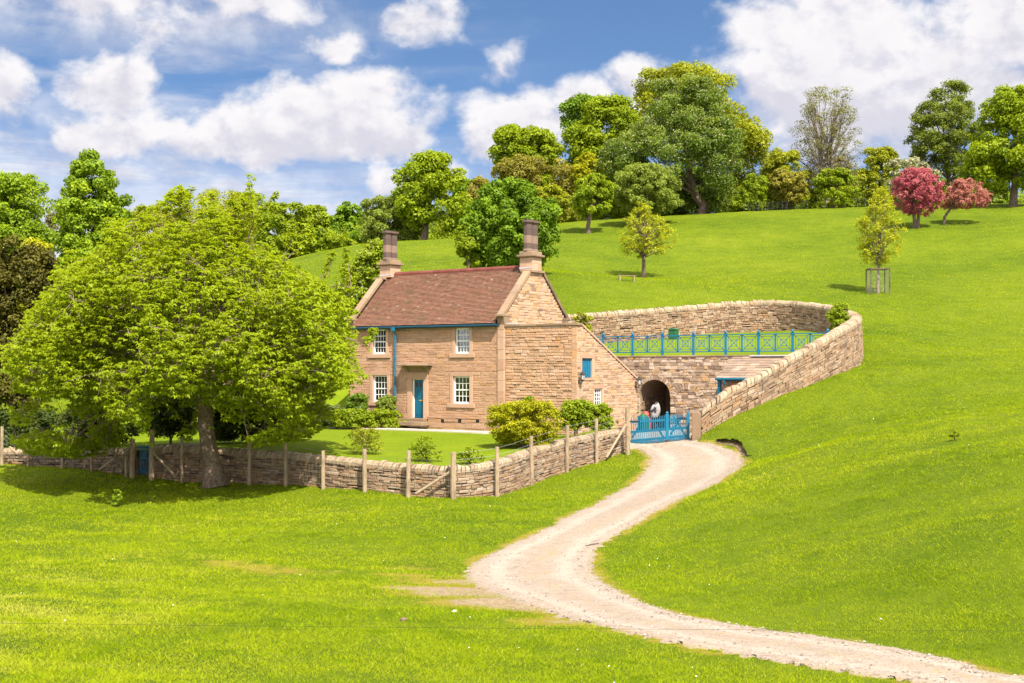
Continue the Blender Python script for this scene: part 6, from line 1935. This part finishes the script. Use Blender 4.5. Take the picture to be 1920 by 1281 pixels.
# ------------------------------------------------------------------ the big cherry in front
YC = 54.3
cb_ = at(402, 903, YC); cb_.z = zt1(cb_.x, cb_.y)
cherry = empty("cherry_tree", cb_, 0, "great spreading cherry tree with fresh yellow green leaves shading the garden wall", "tree")
rows = [(338, 465, 474), (352, 325, 347), (362, 318, 352), (380, 300, 405), (398, 268, 435), (420, 220, 468), (440, 160, 485), (466, 128, 508), (490, 112, 548), (519, 97, 592), (548, 82, 640), (575, 66, 672), (607, 48, 692), (648, 16, 696), (680, 8, 694), (706, 32, 686), (738, 30, 670), (771, 24, 648), (800, 14, 622), (822, 20, 565), (838, 30, 485), (848, 62, 275), (858, 190, 270), (870, 232, 260)]
rows = [(q[0], q[1] + (14 if q[0] > 470 else 0), q[2]) for q in rows]
cr = Crown(rows, YC - 1.3, 1.0)
cen = np.array([wx_(365, YC), YC - 1.3, wz_(640, YC)])
n0 = 38000
pts = cr.sample(n0, .22)
# hollow underneath round the trunk: nothing low and close to the middle
rel = (pts - cen) / np.array([7.4, 7.2, 5.0])
low_ = pts[:, 2] < wz_(755, YC)
rh = np.hypot(rel[:, 0], rel[:, 1])
keep = ~(low_ & (rh < .50))
# shoulders round off in depth as well as in width
dd = np.hypot((pts[:, 0] - cen[0]) / 7.6, (pts[:, 1] - cen[1]) / 7.0)
keep &= dd < 1.04
# trunk stays in view between its limbs: a gap in the skirt facing the field
gap = (pts[:, 1] < YC) & (np.abs(pts[:, 0] - wx_(394, YC)) < .85) & (pts[:, 2] < wz_(735, YC))
gap |= (pts[:, 1] < YC) & (np.abs(pts[:, 0] - wx_(300, YC)) < .9) & (pts[:, 2] < wz_(775, YC))
gap |= (pts[:, 1] < YC) & (pts[:, 0] > wx_(275, YC)) & (pts[:, 2] < wz_(830, YC) + .30 * np.sin(pts[:, 0] * 2.1))
keep &= ~gap
# layered sprays with air between them
lay = value_noise(pts[:, 0] + 40 + .3 * pts[:, 1], pts[:, 2] * 1.7 + .35 * np.hypot(pts[:, 0] - cen[0], pts[:, 1] - cen[1]) + 40, .75, 5) * .6 + value_noise(pts[:, 1] + 60, pts[:, 2] * 1.3 + pts[:, 0] * .6 + 60, .6, 6) * .4
big = value_noise(pts[:, 0] + 40, pts[:, 2] * 1.25 + 40, 1.7, 115) * .6 + value_noise(pts[:, 1] + 70, pts[:, 2] + pts[:, 0] * .5 + 70, 1.5, 16) * .4
rr_ = np.sqrt(((pts - cen) ** 2 / np.array([7.4, 7.0, 5.2]) ** 2).sum(1))
keep &= (lay * .6 + big * .4) > .382 + .10 * np.clip(rr_ - .78, 0, .4)
keep &= ~((rr_ > .84) & (value_noise(pts[:, 0] * 1.0 + 90, pts[:, 2] + 90, 1.15, 17) < .42))
pts = pts[keep]
shoots = [((345, 400), (336, 348)), ((345, 395), (362, 352)), ((468, 420), (470, 326)), ((474, 420), (464, 345)), ((470, 410), (452, 372)), ((490, 400), (520, 362)), ((450, 405), (432, 375)), ((640, 540), (650, 462)), ((648, 560), (662, 500)), ((610, 520), (622, 470)), ((560, 470), (585, 440)), ((540, 455), (548, 420)), ((140, 505), (128, 470)), ((215, 440), (200, 408)), ((265, 410), (268, 385)), ((400, 400), (398, 360)), ((75, 600), (52, 585)), ((690, 640), (700, 615)), ((30, 660), (8, 650))]
sp = []
for (a, b) in shoots:
    yj = YC + rnd(-2.0, .5)
    A_, B_ = np.array(at(*a, yj)), np.array(at(*b, yj))
    for k in range(30): sp.append(A_ + (B_ - A_) * (k + .5) / 30 + RNG.normal(size=3) * (.04 + .10 * (1 - k / 30)))
pts = np.vstack([pts, np.array(sp)])
N = len(pts)
kleaf = 7
c = np.repeat(pts, kleaf, 0)
ang = RNG.random((N, 1)) * 6.28 + np.arange(kleaf)[None, :] * 2 * np.pi / kleaf + RNG.normal(size=(N, kleaf)) * .35
droop = RNG.uniform(-.05, .85, (N, kleaf))
h = np.stack([np.cos(ang) * np.cos(droop), np.sin(ang) * np.cos(droop), -np.sin(droop)], -1).reshape(-1, 3)
# sprays lean outwards
outw = unit((pts - cen) * np.array([1, 1, .6])); outw = np.repeat(outw, kleaf, 0)
h = unit(h + outw * .35)
ll = RNG.uniform(.12, .225, len(c))
side_ = unit(np.cross(h, np.array([0, 0, 1.0]) + rdir(len(c)) * .45))
nn = np.cross(side_, h)
w_ = ll * RNG.uniform(.22, .34, len(c))
b0 = c + h * .02
m0 = c + h * (ll * .45)[:, None] + nn * (ll * .10)[:, None]
tip = c + h * ll[:, None] - nn * (ll * .12)[:, None]
V = np.stack([b0, m0 + side_ * w_[:, None], tip, m0 - side_ * w_[:, None]], 1).reshape(-1, 3)
tn = np.repeat(np.clip(value_noise(pts[:, 0] + 50, pts[:, 2] + 50, 1.6, 9) * .5 + RNG.random(N) * .55, 0, 1), kleaf)
np_mesh("crown", V - np.array(cb_), np.arange(len(V)).reshape(-1, 4), LM['cherry'], cherry, {'tint': np.repeat(tn, 4)})
# trunk, limbs and branches
mb = MB()
def L_(px, py, Y=YC): return at(px, py, Y) - cb_
tk = [L_(404, 912), L_(402, 898), L_(398, 872), L_(391, 835), L_(386, 800), L_(384, 765), L_(384, 735)]
mb.tube(tk, [.62, .47, .37, .33, .32, .31, .34], 12)
bark_tips = []
fork = tk[-1]
mains = [((300, 690), -1.5), ((240, 640), 1.5), ((330, 600), -2.5), ((420, 560), 2.0), ((470, 640), -2.2), ((530, 660), 1.0), ((370, 520), .5), ((440, 700), -3.0), ((290, 560), 3.0), ((350, 720), -3.5), ((400, 640), 3.5)]
ends = []
for (p, dy) in mains:
    e = L_(*p, YC + dy)
    m_ = fork.lerp(e, .45) + Vector((rnd(-.3, .3), rnd(-.3, .3), rnd(-.3, .4)))
    bz_ = bezier(fork, m_, e, 6)
    mb.tube(bz_, [.24 - .022 * k for k in range(7)], 8, cap=False)
    ends.append((bz_, .11))
nodes = [(q, .10 if i > 3 else .14) for bz_, _ in ends for i, q in enumerate(bz_[2:])]
npos = np.array([list(q) for q, _ in nodes])
pick = RNG.choice(len(pts) - len(sp), 420, replace=False)
sec = []
for q in pick:
    e = Vector(pts[q]) - cb_
    j = int(np.argmin(np.linalg.norm(npos - np.array(e), axis=1) + RNG.random(len(npos)) * 1.2))
    s0 = nodes[j][0]
    m_ = s0.lerp(e, .5) + Vector((rnd(-.25, .25), rnd(-.25, .25), rnd(.0, .35)))
    bz_ = bezier(s0, m_, e, 6)
    r0 = rnd(.022, .05)
    mb.tube(bz_, [r0 * (1 - .13 * k) for k in range(7)], 5, cap=False)
    sec += [q2 for q2 in bz_[2:]]
spos = np.array([list(q) for q in sec])
pick = RNG.choice(len(pts) - len(sp), 2600, replace=False)
for q in pick:
    e = Vector(pts[q]) - cb_
    j = int(np.argmin(np.linalg.norm(spos - np.array(e), axis=1)))
    s0 = sec[j]
    if (e - s0).length > 2.2: continue
    mb.tube([s0, s0.lerp(e, .5) + Vector((rnd(-.06, .06), rnd(-.06, .06), .06)), e], [.014, .011, .006], 4, cap=False)
for k, (a, b) in enumerate(shoots):
    A_ = Vector(sp[k * 30]) - cb_; B_ = Vector(sp[k * 30 + 29]) - cb_
    j = int(np.argmin(np.linalg.norm(spos - np.array(A_), axis=1)))
    mb.tube([sec[j], sec[j].lerp(A_, .6) + Vector((0, 0, .1)), A_, A_.lerp(B_, .5) + Vector((rnd(-.05, .05), 0, 0)), B_], [.03, .024, .02, .013, .007], 5, cap=False)
mb.build("trunk", cherry_bark, cherry)
# suckers in the shade below it
tree("sapling_shoot", "thin leafy shoot standing in the shadow of the cherry tree", "plant", 48.5, [(918, 216, 224), (930, 210, 230), (945, 208, 230), (955, 212, 226)], (219, None), 'lime', 500, .05, 26, .16, tr=.012, limbs=10, lo=.1)
tree("thistle_plant", "small dark green thistle clump on the bank at the right", "plant", 41.5, [(808, 1785, 1795), (816, 1776, 1802), (823, 1778, 1800)], (1790, None), 'mid', 400, .05, 20, .18, tr=.01, limbs=6)

# ------------------------------------------------------------------ grass
LMg, tt = newmat('grass_blade')
at_ = tt.n('ShaderNodeAttribute'); at_.attribute_name = 'tint'
col = tt.ramp(at_.outputs['Fac'], [(0, (.13, .205, .004)), (.35, (.24, .322, .006)), (.7, (.335, .388, .010)), (1, (.47, .45, .07))])
d_ = tt.n('ShaderNodeBsdfDiffuse'); tl_ = tt.n('ShaderNodeBsdfTranslucent'); mx = tt.n('ShaderNodeMixShader'); mx.inputs[0].default_value = .4
tt.l(col, d_.inputs[0]); tt.l(col, tl_.inputs[0]); tt.l(d_.outputs[0], mx.inputs[1]); tt.l(tl_.outputs[0], mx.inputs[2])
o_ = tt.n('ShaderNodeOutputMaterial'); tt.l(mx.outputs[0], o_.inputs[0])
def grass(n, r0, r1, name, zf, keepf, hgt, wid, half=.60):
    r = np.exp(RNG.uniform(np.log(r0), np.log(r1), n))
    a = RNG.uniform(-half, half, n)
    x, y = r * np.sin(a), r * np.cos(a)
    # tufts: pull a part of the blades together
    cl_ = value_noise(x + 100, y + 100, .35, 21) * .5 + value_noise(x + 100, y + 100, 1.4, 22) * .5
    k = keepf(x, y) & (RNG.random(n) < (.35 + .9 * cl_) * np.clip(1 - (r - 120) / 80, 0, 1))
    x, y, r, cl_ = x[k], y[k], r[k], cl_[k]
    z = zf(x, y)
    n = len(x)
    hh = hgt(r) * RNG.uniform(.5, 1.25, n) * (.55 + .9 * cl_)
    ww = wid(r) * RNG.uniform(.7, 1.3, n) * .62
    an = RNG.random(n) * 2 * np.pi
    lean = RNG.normal(size=(n, 2)) * hh[:, None] * 1.0
    p = np.stack([x, y, z - .01], 1)
    s = np.stack([np.cos(an), np.sin(an), np.zeros(n)], 1) * ww[:, None]
    tp_ = p + np.stack([lean[:, 0], lean[:, 1], hh], 1)
    V = np.stack([p - s, p + s, tp_], 1).reshape(-1, 3)
    tn = np.clip(.35 * value_noise(x + 100, y + 100, 2.6, 23) + .35 * value_noise(x + 100, y + 100, 9.0, 24) + RNG.random(n) * .20 + .06, 0, 1)
    tn = tn + .13 * np.clip((26 - r) / 8, 0, 1) - .26 * (value_noise(x + 100, y * .6 + 100, .42, 41) > .76) - .12 * (value_noise(x + 100, y + 100, 1.1, 42) > .72) + .12 * (value_noise(x + 100, y + 100, .8, 43) > .7)
    tn = np.clip(tn, 0, 1)
    tn = np.where(RNG.random(n) < .03, .98, tn)
    o = np_mesh(name, V, np.arange(len(V)).reshape(-1, 3), LMg, None, {'tint': np.repeat(tn, 3)})
    return tag(o, kind='stuff', label="short green grass growing over the pasture", cat="grass")
rd_in = inside
def keep_field(x, y):
    k = ~in_hole(x, y)
    e = np.minimum(seg_dist(x, y, RL[::5]), seg_dist(x, y, RR[::5]))
    inn = inside(road_poly, x, y)
    k &= ~(inn & (e > .30 * RNG.random(len(x)) ** 1.5))
    bv_ = bare(x, y)
    k &= RNG.random(len(x)) > bv_ * 1.1
    return k
grass(2200000, 10.5, 200, "grass", zt, keep_field, lambda r: .032 + .0007 * np.minimum(r, 60), lambda r: .0020 + .00038 * r)
n = 6000
i_ = RNG.integers(0, len(RL) - 1, n); f_ = RNG.random(n)[:, None]; w_ = RNG.random(n)[:, None]
w_ = np.where(RNG.random((n, 1)) < .45, np.where(w_ < .5, w_ * .36, 1 - (1 - w_) * .36), w_)
a_ = RL[i_] * (1 - f_) + RL[i_ + 1] * f_; b_ = RR[i_] * (1 - f_) + RR[i_ + 1] * f_
q_ = a_ * (1 - w_) + b_ * w_
sz_ = np.exp(RNG.normal(np.log(.012), .5, n)) * (.6 + q_[:, 1] / 60)
sz_ = np.minimum(sz_, .026)
c = np.column_stack([q_, zt(q_[:, 0], q_[:, 1]) + .03])
jj = rdir(n * 5).reshape(n, 5, 3)
V = np.stack([c + sz_[:, None] * np.array(o_) * (1 + .3 * jj[:, k]) for k, o_ in enumerate([(-1, -.7, 0), (1, -.6, 0), (.8, .8, 0), (-.9, .7, 0), (0, 0, .8)])], 1).reshape(-1, 3)
Fq = (np.arange(n)[:, None, None] * 5 + np.array([(0, 1, 4), (1, 2, 4), (2, 3, 4), (3, 0, 4)])[None]).reshape(-1, 3)
pebble = stone_mat('pebble', [(0, (0.120, 0.090, 0.068)), (.5, (0.255, 0.210, 0.173)), (1, (0.390, 0.345, 0.307))], dirt_amt=.1)
o = np_mesh("loose_stones", V, Fq, pebble)
tag(o, kind='stuff', label="small loose stones lying on the gravel drive", cat="stones")
# daisies and pale seed heads, scattered
n = 90
r = np.exp(RNG.uniform(np.log(12), np.log(60), n)); a = RNG.uniform(-.45, .45, n)
x, y = r * np.sin(a), r * np.cos(a)
k = keep_field(x, y) & (value_noise(x + 100, y + 100, 5, 31) > .45)
x, y, r = x[k], y[k], r[k]
c = np.stack([x, y, zt(x, y) + .06], 1)
V, Fq = diamonds(c, unit(rdir(len(c)) * .3 + np.array([0, -.3, 1])), .008 + .00022 * r, 1.0)
o = np_mesh("daisies", V, Fq, white_paint)
tag(o, kind='stuff', label="tiny white daisies scattered in the pasture", cat="daisies")
